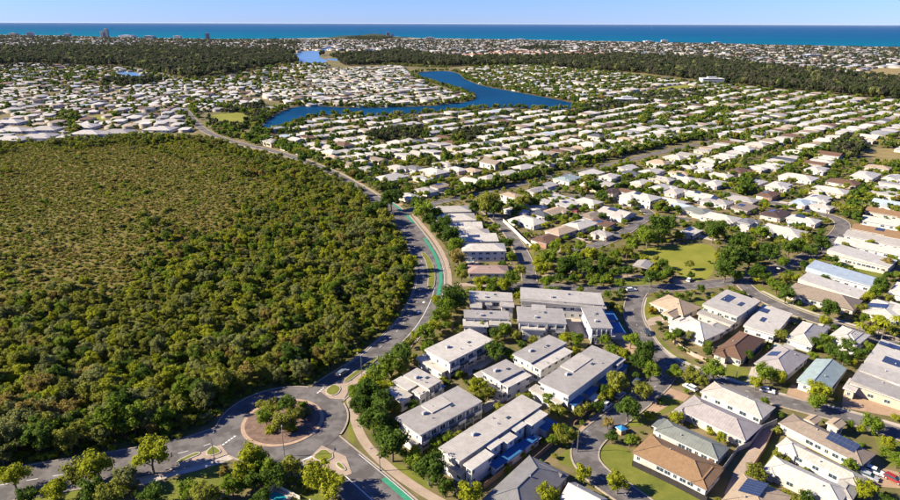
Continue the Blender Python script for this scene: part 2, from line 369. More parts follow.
MAIN_N = [(322, 398), (338, 385), (356, 374), (376, 360), (396, 342), (412, 325), (424, 305), (431, 285), (430, 264), (421, 246), (411, 232), (402, 220), (393, 210), (381, 202), (368, 193), (352, 183), (330, 171), (300, 159), (270, 150),
          (240, 144), (215, 136), (200, 128), (192, 118), (184, 108)]
MAIN_W = [(-60, 498), (0, 486), (60, 476), (120, 466), (180, 455), (224, 440), (246, 430)]
MAIN_S = [(312, 440), (330, 456), (350, 473), (374, 494), (400, 518), (420, 538)]
L_N = road('road', MAIN_N[:14], 13.5, 'two-lane road curving along the forest edge')
L_N2 = road('road', MAIN_N[12:], 7.5, 'narrow road running off towards the far estates')
L_W = road('road', MAIN_W, 13.5, 'road reaching the roundabout from the lower left')
L_S = road('road', MAIN_S, 13.0, 'road leaving the roundabout towards the bottom edge')
ST_A = [(505, 286.5), (530, 287), (570, 288), (612, 291), (645, 289.5), (690, 286.5), (725, 283), (750, 278), (775, 270), (800, 262), (825, 246), (842, 231), (843, 222), (832, 216.5), (810, 212), (780, 204), (750, 200), (722, 192)]
ST_B = [(640, 290), (634, 300), (632, 315), (640, 332), (652, 350), (667, 364), (690, 374), (715, 382), (742, 390), (770, 398), (800, 406), (840, 416), (870, 424), (905, 436), (950, 450)]
ST_B2 = [(667, 366), (662, 380), (645, 396), (622, 414), (600, 430), (586, 444), (584, 458), (592, 470), (606, 482), (625, 494), (650, 512)]
ST_C = [(740, 281), (752, 293), (772, 303), (795, 313), (826, 323), (860, 333), (900, 346), (950, 362)]
ST_D = [(484, 209), (497, 219), (509, 232), (519, 247), (526, 261), (529, 275), (530, 286)]
ST_E = [(575, 251), (600, 245), (621, 235), (640, 222), (652, 215), (690, 220)]
ST_G = [(402, 214), (420, 207), (450, 200), (480, 195), (510, 187), (545, 178), (590, 170), (640, 157), (690, 146), (720, 140)]
ST_H = [(652, 215), (640, 207), (622, 200), (600, 196), (560, 197)]
ST_I = [(842, 228), (860, 262), (900, 274), (950, 290)]
L_A = road('street', ST_A, 7.4, 'grey street running past the park')
L_B = road('street', ST_B, 6.8, 'residential street bending past the white-walled houses')
L_B2 = road('street', ST_B2, 7, 'dead-end street behind the long townhouse block')
L_C = road('street', ST_C, 6.4, 'residential street climbing to the right edge')
L_D = road('street', ST_D, 6.4, 'short street beside the long cream wall')
L_E = road('street', ST_E, 6, 'narrow street above the park trees')
L_G = road('street', ST_G, 6, 'tree-lined street running between the estates')
L_H = road('street', ST_H, 6.5, 'back street among the pale roofs')
L_I = road('street', ST_I, 6, 'street along the arcaded white house')
def circle(c, r, n=64, a0=0): return [(c.x + r * math.cos(a0 + 2 * math.pi * i / n), c.y + r * math.sin(a0 + 2 * math.pi * i / n)) for i in range(n)]
ZR = 0.08 + 0.006 * len(ROADS)
sheet('roundabout_road', circle(RB_C, RB_R), ZR, M_ROAD, label='round asphalt carriageway of the roundabout')
ring = MB()
c0, c1 = circle(RB_C, RB_I), circle(RB_C, RB_I - 1.1)
ring.prism(c0, ZR, ZR + 0.13); struct(ring.build('roundabout_apron', flat('apron_concrete', (0.42, 0.29, 0.20), 0.9, 0.2, 0.8)), 'structure', 'pinkish concrete ring round the roundabout island')
mb = MB().prism(c1, ZR + .1, ZR + 0.22); struct(mb.build('roundabout_island', M_MULCH), 'structure', 'mulched centre of the roundabout')

# kerbs: a real step, dropped where another carriageway crosses
def near_road(P, skip=-1, pad=0.0):
    P = np.asarray(P, float); hit = np.zeros(len(P), bool)
    for i, (ln, wd, kb, z) in enumerate(ROADS):
        if i != skip: hit |= seg_dist(P, ln) < wd / 2 + pad
    hit |= np.hypot(P[:, 0] - RB_C.x, P[:, 1] - RB_C.y) < RB_R + pad
    return hit
for i, (ln, wd, kb, z) in enumerate(ROADS):
    if not kb: continue
    for s in (1, -1):
        a, b = offs(ln, s * wd / 2), offs(ln, s * (wd / 2 + 0.42)); mid = (a + b) / 2; cut = near_road(mid, i, 0.1)
        mb = MB(); zt, zb = z + 0.12, 0.0
        for k in range(len(ln) - 1):
            if cut[k] or cut[k + 1] : continue
            q = [a[k], a[k + 1], b[k + 1], b[k]]
            if s < 0: q = q[::-1]
            q = q[::-1] if False else q
            mb.poly([(*p, zt) for p in q]); mb.poly([(*a[k], zb), (*a[k + 1], zb), (*a[k + 1], zt), (*a[k], zt)]); mb.poly([(*b[k], zb), (*b[k + 1], zb), (*b[k + 1], zt), (*b[k], zt)])
        if mb.f: struct(mb.build('kerb', M_KERB))
cut_lines = [np.array(l[0]) for l in ROADS[:4]]
rim_o, rim_i = circle(RB_C, RB_R + 0.45, 96), circle(RB_C, RB_R, 96); mb = MB()
arm = np.zeros(96, bool)
for l in ROADS[:4]: arm |= seg_dist(rim_i, l[0]) < l[1] / 2 + 0.3
for k in range(96):
    j = (k + 1) % 96
    if arm[k] or arm[j]: continue
    mb.poly([(*rim_i[k], .3), (*rim_o[k], .3), (*rim_o[j], .3), (*rim_i[j], .3)]); mb.poly([(*rim_o[k], 0), (*rim_o[j], 0), (*rim_o[j], .3), (*rim_o[k], .3)]); mb.poly([(*rim_i[k], 0), (*rim_i[j], 0), (*rim_i[j], .3), (*rim_i[k], .3)])
struct(mb.build('kerb', M_KERB))

def patch(name, px, z, mat, label=None, smooth=1, thick=0.0):
    o = [tuple(G2(p))[:2] for p in (chaikin(px, smooth, True) if smooth else px)]
    return area_sheet(name, o, z, mat, label)
def raised(name, px, z0, h, mat, rim, label):                       # kerbed island: concrete rim, planted top
    o = [tuple(G2(p))[:2] for p in chaikin(px, 1, True)]
    A = sum(o[i - 1][0] * o[i][1] - o[i][0] * o[i - 1][1] for i in range(len(o)))
    if A < 0: o = o[::-1]
    struct(MB().prism(o, z0, z0 + h).build(name, rim), 'structure', label)
    area_sheet(name.replace('island', 'island_grass'), offset_outline(o, -0.35), z0 + h + 0.03, mat)
ZI = 0.18
raised('traffic_island', [(206, 452), (213, 446), (219, 449), (222, 453), (212, 457), (206, 456)], ZI, 0.16, M_LAWN, M_PALEPAVE, 'kerbed grass island where the lower-left road meets the roundabout')
raised('traffic_island', [(176, 462), (188, 456), (199, 452), (201, 455), (188, 460), (178, 466)], ZI, 0.16, M_LAWN, M_PALEPAVE, 'slim concrete and grass island in the lower-left road')
raised('traffic_island', [(324, 392), (333, 384), (342, 388), (338, 395), (330, 397)], ZI, 0.16, M_LAWN, M_PALEPAVE, 'rounded grass island where the forest road meets the roundabout')
raised('traffic_island', [(343, 381), (352, 374), (366, 364), (377, 356), (379, 359), (366, 369), (352, 380), (345, 384)], ZI, 0.16, M_LAWN, M_KERB, 'long grass median in the forest road above the roundabout')
raised('traffic_island', [(427, 291), (428, 276), (426, 262), (420, 253), (426, 253), (433, 263), (436, 276), (434, 290)], ZI, 0.16, M_LAWN, M_KERB, 'curved grass median in the bend of the forest road')
raised('traffic_island', [(312, 457), (324, 448), (336, 457), (326, 463), (315, 461)], ZI, 0.16, M_LAWN, M_PALEPAVE, 'triangular grass island at the bottom of the roundabout')
raised('traffic_island', [(335, 464), (340, 462), (347, 470), (344, 472), (337, 468)], ZI, 0.16, M_LAWN, M_PALEPAVE, 'tiny grass island beside the triangular one')
for i_, p_ in enumerate(([(300, 467), (322, 446), (346, 457), (352, 474), (342, 478), (318, 471)], [(320, 392), (338, 381), (354, 381), (344, 400), (330, 399)], [(166, 472), (196, 455), (221, 445), (228, 455), (200, 464)], [(356, 372), (366, 365), (372, 372), (358, 384), (350, 386)])):
    area_sheet('concrete_approach', [tuple(G2(p))[:2] for p in p_], 0.172 + .002 * i_, M_PATH, ('pinkish concrete under the triangular island', 'pinkish concrete under the rounded island', 'pinkish concrete under the lower-left islands', 'pinkish crossing strip on the forest road')[i_])
# verges and footpaths
def path(name, px, width, mat, label, z=0.05):
    ln = dense([tuple(G2(p))[:2] for p in chaikin(px, 2)], 3); mb = MB(); strip_mesh(mb, ln, width / 2, -width / 2, z)
    struct(mb.build(name, mat), 'structure', label); return ln
PATHS = []
PATHS.append((path('footpath', [(350, 392), (351, 405), (356, 425), (364, 442), (378, 458), (396, 474), (418, 489), (440, 502), (465, 515)], 2.7, M_PATH, 'pinkish footpath curving below the garden trees'), 3.2))
PATHS.append((path('footpath', [(140, 482), (170, 473), (200, 466), (226, 458), (240, 452)], 3.4, M_PALEPAVE, 'pale footpath beside the lower-left road', 0.052), 3.4))
PATHS.append((path('footpath', [(447, 296), (450, 284), (448, 266), (440, 248), (430, 234), (420, 223), (413, 214)], 2.3, M_PATH, 'sandy footpath outside the bend of the forest road', 0.054), 3))
PATHS.append((path('footpath', [(447, 290), (458, 285), (475, 284), (497, 287)], 4.0, M_PATH, 'pink paved path above the white townhouse', 0.056), 4))
PATHS.append((path('footpath', [(540, 278), (565, 270), (590, 276), (610, 280), (632, 275), (650, 279)], 2.6, M_PATH, 'pale path winding through the park shrubs', 0.058), 2.6))
PATHS.append((path('footpath', [(376, 196), (360, 186), (335, 172), (305, 160), (270, 150), (240, 146)], 8, flat('sandy_track', (0.34, 0.27, 0.17), .95, .25, .1), 'sandy verge along the far road', 0.045), 8))
for ln_px, z in (([(645, 297), (641, 312), (648, 330), (660, 347), (676, 359), (698, 368), (725, 378), (752, 386), (790, 397), (835, 408), (880, 420), (920, 432)], 0.06),
                 ([(600, 436), (593, 445), (592, 456), (600, 466), (613, 476), (632, 487)], 0.062), ([(762, 291), (790, 305), (822, 316), (860, 327), (905, 341)], 0.064)):
    PATHS.append((path('footpath', ln_px, 1.8, M_PALEPAVE, None, z), 1.8))
LAWNS = [
    [(343, 398), (349, 398), (353, 425), (356, 444), (350, 444), (346, 425)], [(355, 450), (360, 449), (372, 463), (376, 472), (366, 466)], [(372, 470), (384, 476), (390, 484), (376, 480)],
    [(383, 463), (400, 463), (428, 480), (432, 492), (410, 482)], [(160, 484), (200, 470), (228, 462), (232, 478), (215, 498), (190, 505), (150, 510), (140, 492)],
    [(284, 488), (300, 483), (320, 492), (335, 505), (300, 512)], [(0, 495), (60, 484), (110, 488), (100, 520), (0, 525)],
    [(600, 446), (620, 444), (636, 456), (668, 476), (706, 498), (690, 515), (650, 502), (620, 486), (602, 470), (596, 458)],
    [(640, 396), (655, 384), (668, 388), (690, 396), (676, 408), (655, 418), (640, 428), (624, 426)],
    [(562, 452), (576, 446), (579, 460), (586, 470), (572, 468), (556, 462)],
    [(652, 334), (660, 338), (672, 352), (690, 362), (712, 372), (706, 376), (684, 368), (662, 352)], [(718, 364), (745, 366), (756, 380), (735, 384), (718, 376)],
    [(640, 300), (652, 296), (660, 308), (662, 318), (648, 320), (640, 312)], [(690, 296), (703, 295), (706, 312), (698, 316)],
    [(754, 284), (764, 288), (790, 302), (826, 316), (818, 318), (788, 308), (762, 296)], [(818, 252), (826, 252), (850, 266), (896, 274), (880, 280), (845, 272)],
    [(760, 436), (772, 440), (780, 452), (764, 470), (742, 476), (748, 452)], [(800, 396), (812, 398), (812, 410), (800, 408)],
    [(608, 281), (640, 278), (660, 284), (650, 287), (615, 288)], [(648, 440), (700, 462), (708, 492), (670, 478)], [(430, 244), (436, 246), (446, 262), (448, 284), (443, 284), (440, 262)],
    [(530, 240), (536, 250), (540, 268), (536, 280), (532, 266)], [(845, 398), (880, 404), (900, 412), (890, 416), (850, 408)], [(872, 430), (900, 440), (910, 460), (890, 470), (878, 450)]]
for i, p in enumerate(LAWNS): patch('lawn', p, 0.022 + 0.001 * i, M_LAWN)
PARK = [(634, 254), (650, 247), (676, 245), (700, 243), (716, 247), (716, 262), (712, 276), (700, 282), (684, 280), (672, 268), (652, 266), (638, 262)]
patch('park_lawn', PARK, 0.03, M_PARK, 'sunlit yellow-green oval lawn of the park', 2)
FIELDS = [[(206, 120), (214, 114), (240, 112), (250, 118), (244, 126), (224, 127)], [(861, 152), (880, 148), (905, 150), (925, 156), (925, 164), (880, 163)], [(850, 73), (876, 67), (920, 68), (930, 79), (888, 82)],
          [(85, 117), (100, 115), (110, 118), (100, 121)], [(600, 96), (640, 90), (690, 84), (700, 87), (640, 95)]]
for i, p in enumerate(FIELDS): patch('field', p, 0.034 + .002 * i, (M_PARK, M_DRY, M_DRY, M_PARK, M_PARK)[i], ('yellow playing field by the lake', 'dry grass reserve at the right edge', 'bare orange field behind the far estate', 'small green reserve in the left estate', 'green strip behind the white rows')[i])
PAVED = [  # driveways and courts of the near houses
    ([(608, 336), (625, 330), (640, 352), (634, 358)], M_PAVE), ([(653, 392), (660, 384), (690, 396), (684, 402)], M_PAVE), ([(640, 404), (652, 398), (668, 406), (652, 416)], M_PAVE),
    ([(716, 352), (728, 353), (726, 368), (712, 368)], M_PALEPAVE), ([(790, 384), (812, 390), (808, 402), (786, 396)], M_PAVE), ([(752, 366), (764, 370), (758, 388), (746, 382)], M_PALEPAVE),
    ([(650, 318), (672, 314), (676, 320), (650, 326), (640, 328)], M_PATH), ([(843, 392), (900, 408), (910, 420), (842, 408)], M_PAVE), ([(872, 466), (905, 474), (915, 490), (868, 486)], M_PAVE),
    ([(572, 436), (590, 418), (612, 402), (618, 406), (596, 424), (578, 442)], M_PAVE), ([(425, 436), (436, 430), (470, 412), (500, 394), (510, 398), (440, 440), (430, 446)], M_PALEPAVE),
    ([(455, 372), (500, 346), (510, 350), (470, 376)], M_PALEPAVE), ([(508, 384), (535, 370), (545, 374), (518, 392)], M_PALEPAVE), ([(562, 310), (580, 308), (592, 338), (572, 338)], M_PALEPAVE),
    ([(688, 282), (700, 281), (703, 286), (688, 287)], M_PAVE), ([(672, 279), (684, 278), (686, 287), (672, 287)], M_PAVE), ([(768, 264), (782, 261), (790, 266), (774, 271)], M_PAVE), ([(776, 424), (760, 432), (752, 446), (735, 470), (724, 494), (732, 500), (745, 478), (764, 452)], M_PATH)]
for i, (p, m_) in enumerate(PAVED): patch('driveway', p, 0.065 + .002 * i, m_, smooth=0)

# paint
def dashes(ln, off, width, on, gap, z, mat, name='lane_marking', s0=0.0, s1=1e9):
    L = np.array(dense(ln, 0.8)); o = offs(L, off); d = np.concatenate([[0], np.cumsum(np.hypot(*np.diff(L, axis=0).T))])
    keep = (np.mod(d, on + gap) < on) & (d > s0) & (d < s1); a, b = offs(L, off + width / 2), offs(L, off - width / 2); mb = MB()
    for k in range(len(L) - 1):
        if keep[k] and keep[k + 1]: mb.poly([(*b[k], z), (*b[k + 1], z), (*a[k + 1], z), (*a[k], z)])
    if mb.f: return struct(mb.build(name, mat))
zN = ROADS[0][3]
lenN = sum(math.dist(a, b) for a, b in zip(L_N[:-1], L_N[1:]))
dashes(L_N, -2.2, 0.22, 1e6, 0, zN + .02, M_WHITE, s0=30, s1=lenN * .52); dashes(L_N, -6.3, 0.16, 1e6, 0, zN + .02, M_WHITE, s0=18); dashes(L_N, 6.3, 0.16, 1e6, 0, zN + .02, M_WHITE, s0=18)
dashes(L_N, 0.4, 0.9, 2.6, 7.0, zN + .022, M_WHITE, s0=62, s1=88); dashes(L_N, 3.3, 0.15, 3, 4, zN + .024, M_WHITE, s0=30)
# green cycle lane on the outer side of the bend, and a patch on the bottom road
g_on = [i for i, p in enumerate(L_N) if 236 < PX([(*p, 0)])[0][0][1] < 298]
dashes(L_N[g_on[0]:g_on[-1]], -4.5, 1.6, 1e6, 0, zN + .03, M_GREEN, 'green_cycle_lane'); dashes(L_N[g_on[-1] + 6:g_on[-1] + 16], -5.0, 1.6, 1e6, 0, zN + .03, M_GREEN, 'green_cycle_lane')
k_on = [i for i, p in enumerate(L_N) if 360 < PX([(*p, 0)])[0][0][1] < 376]
dashes(L_N[k_on[0]:k_on[-1]], -5.6, 1.3, 1e6, 0, zN + .03, M_GREEN, 'green_cycle_lane')
zS = ROADS[3][3]
dashes(L_S, -1.6, 0.25, 1e6, 0, zS + .02, M_WHITE, s0=14); dashes(L_S, 6.0, 0.16, 1e6, 0, zS + .02, M_WHITE, s0=14)
g2 = [i for i, p in enumerate(L_S) if PX([(*p, 0)])[0][0][1] > 481]
dashes(L_S[g2[0]:], 5.1, 1.5, 1e6, 0, zS + .03, M_GREEN, 'green_cycle_lane')
zW = ROADS[2][3]; dashes(L_W, 0.3, 0.2, 3, 3, zW + .02, M_WHITE)
for ln, wd, kb, z in ROADS[4:8]: dashes(ln, 0, 0.12, 2, 5, z + .02, M_WHITE)
def bars(px0, px1, n, lw, ll, z):                                   # give-way bars across a roundabout entry
    a, b = G2(px0), G2(px1); d = (b - a).normalized(); nrm = Vector((-d.y, d.x, 0)); mb = MB()
    for i in range(n):
        c = a + (b - a) * ((i + .5) / n); q = [c + d * lw / 2 * s + nrm * ll / 2 * t for s, t in ((-1, -1), (1, -1), (1, 1), (-1, 1))]; mb.poly([(p.x, p.y, z) for p in q])
    struct(mb.build('give_way_marking', M_WHITE))
bars((300, 462), (312, 457), 5, 0.7, 0.5, ZR + .03); bars((236, 436), (222, 446), 5, 0.7, 0.5, ZR + .03); bars((317, 394), (324, 388), 4, .7, .5, ZR + .03)
# turbid patches of worn tyre-dark asphalt are left to the asphalt itself

# ------------------------------------------------------------------ forest and heath floor
FOREST = [(-70, 480), (0, 470), (60, 464), (110, 456), (160, 448), (196, 432), (222, 411), (246, 397), (275, 390), (300, 388), (318, 384), (340, 366), (362, 351), (385, 331), (405, 311), (416, 288), (418, 264), (410, 245), (398, 228), (384, 214),
          (374, 203), (355, 190), (330, 176), (300, 165), (265, 154), (235, 148), (208, 140), (150, 136), (100, 139), (50, 142), (-70, 144)]
HEATH = [(-70, 330), (-70, 150), (60, 146), (150, 143), (210, 148), (262, 166), (288, 190), (262, 214), (215, 236), (160, 262), (120, 290), (60, 318)]
area_sheet('forest_floor', wpoly(FOREST), 0.012, M_FLOOR, 'dark leaf-littered floor of the forest')
area_sheet('heath', [tuple(G2(p))[:2] for p in chaikin(HEATH, 2, True)], 0.018, M_HEATH, 'brownish open heath inside the forest')
# ------------------------------------------------------------------ buildings
RECTS = []                                                          # footprints kept clear of trees: cx, cy, ang, L, W
def quad(q, z):                                                     # photo corners left, top, right, bottom of a roof -> centre, angle, length, width
    l, t, r, b = [G2(p, z) for p in q]
    u = ((t - l) + (r - b)) / 2; v = ((b - l) + (r - t)) / 2; ang = math.atan2(u.y, u.x)
    n = Vector((-math.sin(ang), math.cos(ang), 0)); c = (l + t + r + b) / 4
    return c.x, c.y, ang, u.length, abs(v.dot(n))
WIN = {}
def window_mesh(wd, ht):
    k = (round(wd, 1), round(ht, 1))
    if k not in WIN:
        m = MB(); t = 0.09; y0, d = -0.07, 0.08
        m.box(0, y0 + d / 2, -ht / 2, wd, d, t); m.box(0, y0 + d / 2, ht / 2 - t, wd, d, t)
        m.box(-wd / 2 + t / 2, y0 + d / 2, -ht / 2 + t, t, d, ht - 2 * t); m.box(wd / 2 - t / 2, y0 + d / 2, -ht / 2 + t, t, d, ht - 2 * t)
        m.box(0, y0 + d / 2 + .015, -ht / 2 + t, t * .6, d * .5, ht - 2 * t)
        m.poly([(-wd / 2 + t, -0.03, -ht / 2 + t), (wd / 2 - t, -0.03, -ht / 2 + t), (wd / 2 - t, -0.03, ht / 2 - t), (-wd / 2 + t, -0.03, ht / 2 - t)], 1)
        WIN[k] = m.mesh('window', [flat('window_frame', (0.6, 0.6, 0.58), .5, .05), glassmat()])
    return WIN[k]
def simple_mesh(key, fn, mats):
    if key not in WIN: WIN[key] = fn(MB()).mesh(key, mats)
    return WIN[key]
SIDES = {0: ((0, -1), 0.0), 1: ((1, 0), math.pi / 2), 2: ((0, 1), math.pi), 3: ((-1, 0), -math.pi / 2)}
def side_for(ang, want):                                            # which local wall faces the wanted world direction
    w_ = {'SE': (0.7, -0.7), 'SW': (-0.7, -0.7), 'S': (0, -1), 'NE': (.7, .7), 'NW': (-.7, .7), 'E': (1, 0), 'W': (-1, 0)}[want]; best = None
    for i, (nn, rz) in SIDES.items():
        x = nn[0] * math.cos(ang) - nn[1] * math.sin(ang); y = nn[0] * math.sin(ang) + nn[1] * math.cos(ang)
        d = x * w_[0] + y * w_[1]
        if best is None or d > best[0]: best = (d, i)
    return best[1]
def on_wall(side, L, W, s, inset=0.0):                              # local point on a wall, s in -0.5..0.5 along it
    nn, rz = SIDES[side]; half = (W if side in (0, 2) else L) / 2 - inset; ln = (L if side in (0, 2) else W) - 2 * inset
    t = (-nn[1], nn[0]); return nn[0] * half + t[0] * s * ln, nn[1] * half + t[1] * s * ln, rz, ln
class Roof:
    def __init__(s, kind, L, W, eave, pitch):
        s.kind, s.L, s.W, s.e, s.p = kind, L, W, eave, math.tan(math.radians(pitch)); s.sw = W > L and kind in ('hip', 'gable')
        if s.sw: s.L, s.W = W, L
        s.h = s.W / 2 * s.p if kind in ('hip', 'gable') else s.W * s.p
    def _t(s, x, y): return (y, x) if s.sw else (x, y)
    def z(s, x, y):
        x, y = s._t(x, y)
        if s.kind == 'hip': return s.e + s.p * max(0, min(s.W / 2 - abs(y), s.L / 2 - abs(x)))
        if s.kind == 'gable': return s.e + s.p * max(0, s.W / 2 - abs(y))
        return s.e + s.p * (y + s.W / 2)
    def mesh(s, mb, ox=0, oy=0, cap=None):
        L, W, e, h = s.L / 2, s.W / 2, s.e, s.h; fz = e - 0.2
        def P(x, y, z):
            x, y = s._t(x, y); return (ox + x, oy + y, z)
        c = [(-L, -W), (L, -W), (L, W), (-L, W)]
        flip = (lambda q: q[::-1]) if s.sw else (lambda q: q)
        if s.kind == 'hip':
            r = L - W; A, B = (-r, 0, e + h), (r, 0, e + h)
            if r < 0.05: A = B = (0, 0, e + h)
            F = [[(*c[0], e), (*c[1], e), B, A], [(*c[1], e), (*c[2], e), B], [(*c[2], e), (*c[3], e), A, B], [(*c[3], e), (*c[0], e), A]]
            if A == B: F = [[(*c[i], e), (*c[(i + 1) % 4], e), A] for i in range(4)]
            hips = [(c[0], A), (c[3], A), (c[1], B), (c[2], B)]
        elif s.kind == 'gable':
            A, B = (-L, 0, e + h), (L, 0, e + h)
            F = [[(*c[0], e), (*c[1], e), B, A], [(*c[2], e), (*c[3], e), A, B], [(*c[1], e), (*c[2], e), B], [(*c[3], e), (*c[0], e), A]]; hips = []
        else:
            F = [[(*c[0], e), (*c[1], e), (*c[2], e + h), (*c[3], e + h)], [(*c[1], e), (*c[2], e), (*c[2], e + h)], [(*c[3], e), (*c[0], e), (*c[3], e + h)], [(*c[2], e), (*c[3], e), (*c[3], e + h), (*c[2], e + h)]]; hips = []; A = B = None
        for q in F: mb.poly(flip([P(*p) for p in q]))
        for i in range(4):
            a, b = c[i], c[(i + 1) % 4]; mb.poly(flip([P(*a, fz), P(*b, fz), P(*b, e), P(*a, e)]), 1)
        mb.poly(flip([P(*p, fz) for p in c[::-1]]), 1)
        if cap is not None and A is not None:
            if A != B: cap.tube(P(A[0], 0, A[2] + .02), P(B[0], 0, B[2] + .02), .13, .13, 4)
            for a, b in hips: cap.tube(P(*a, e + .02), P(b[0], b[1], b[2] + .02), .13, .13, 4)
    def frame(s, x, y):                                             # tilt of the face under a local point -> rotation matrix
        X, Y = s._t(x, y)
        if s.kind in ('hip', 'gable'):
            side = s.kind == 'gable' or s.W / 2 - abs(Y) <= s.L / 2 - abs(X)
            n = Vector((0, math.copysign(s.p, Y), 1)) if side else Vector((math.copysign(s.p, X), 0, 1))
        else: n = Vector((0, -s.p, 1))
        if s.sw: n = Vector((n.y, n.x, n.z))
        n.normalize(); a = Vector((1, 0, 0)) if abs(n.x) < 1e-4 else Vector((0, 1, 0)); b = n.cross(a)
        return Matrix((a, b, n)).transposed()
FASCIA = flat('fascia_white', (0.62, 0.60, 0.57), .6, .08)
FASCIA_D = flat('fascia_dark', (0.16, 0.15, 0.15), .6, .1)
def add_windows(root, side, L, W, inset, n, storeys, z0=0.0, wd=1.7, ht=1.2, ox=0, oy=0, sh=2.75, span=0.86, door=False):
    for f in range(storeys):
        for i in range(n):
            s = 0 if n == 1 else (i / (n - 1) - .5) * span
            x, y, rz, ln = on_wall(side, L, W, s, inset); zc = z0 + f * sh + 1.55; k = (i * 7 + f * 3 + side) % 5
            w2, h2 = (wd, ht) if k < 3 else ((wd * .6, ht) if k == 3 else (wd * 1.25, ht * 1.05))
            link('window', window_mesh(min(w2, ln / (n + .3)), h2), root, (ox + x, oy + y, zc), rz)
def add_box_part(root, name, mat, x, y, z, sx, sy, sz, rz=0):
    return MB().box(0, 0, 0, sx, sy, sz).build(name, mat, root, (x, y, z), rz)
def solar(root, roofs, px, nu, nv, gap=0.03):                       # panels on the roof face under a photo pixel
    R0 = roofs[0][0]
    z = R0.e + R0.h * .4; g = G(px[0], px[1], z); loc = Matrix.Rotation(-root.rotation_euler.z, 3, 'Z') @ (g - root.location)
    pick = min(roofs, key=lambda r: math.hypot(loc.x - r[1], loc.y - r[2])); rf, ox, oy = pick
    x, y = loc.x - ox, loc.y - oy; hx, hy = (rf.W, rf.L) if rf.sw else (rf.L, rf.W)
    x = max(-hx / 2 + 1.2, min(hx / 2 - 1.2, x)); y = max(-hy / 2 + 1.2, min(hy / 2 - 1.2, y))
    M3 = rf.frame(x, y); c = Vector((ox + x, oy + y, rf.z(x, y))); n = M3.col[2]
    me = simple_mesh('solar_panel', lambda m: m.box(0, 0, 0, 1.02, 1.62, .05, 0).box(0, 0, .05, .96, 1.56, .006, 1), [flat('panel_frame', (0.10, 0.11, .13), .4, .05), solarmat()])
    for i in range(nu):
        for j in range(nv):
            p = c + M3 @ Vector(((i - (nu - 1) / 2) * 1.05, (j - (nv - 1) / 2) * 1.66, 0)) + n * 0.08
            o = link('solar_panel', me, root, p); o.rotation_euler = M3.to_euler()
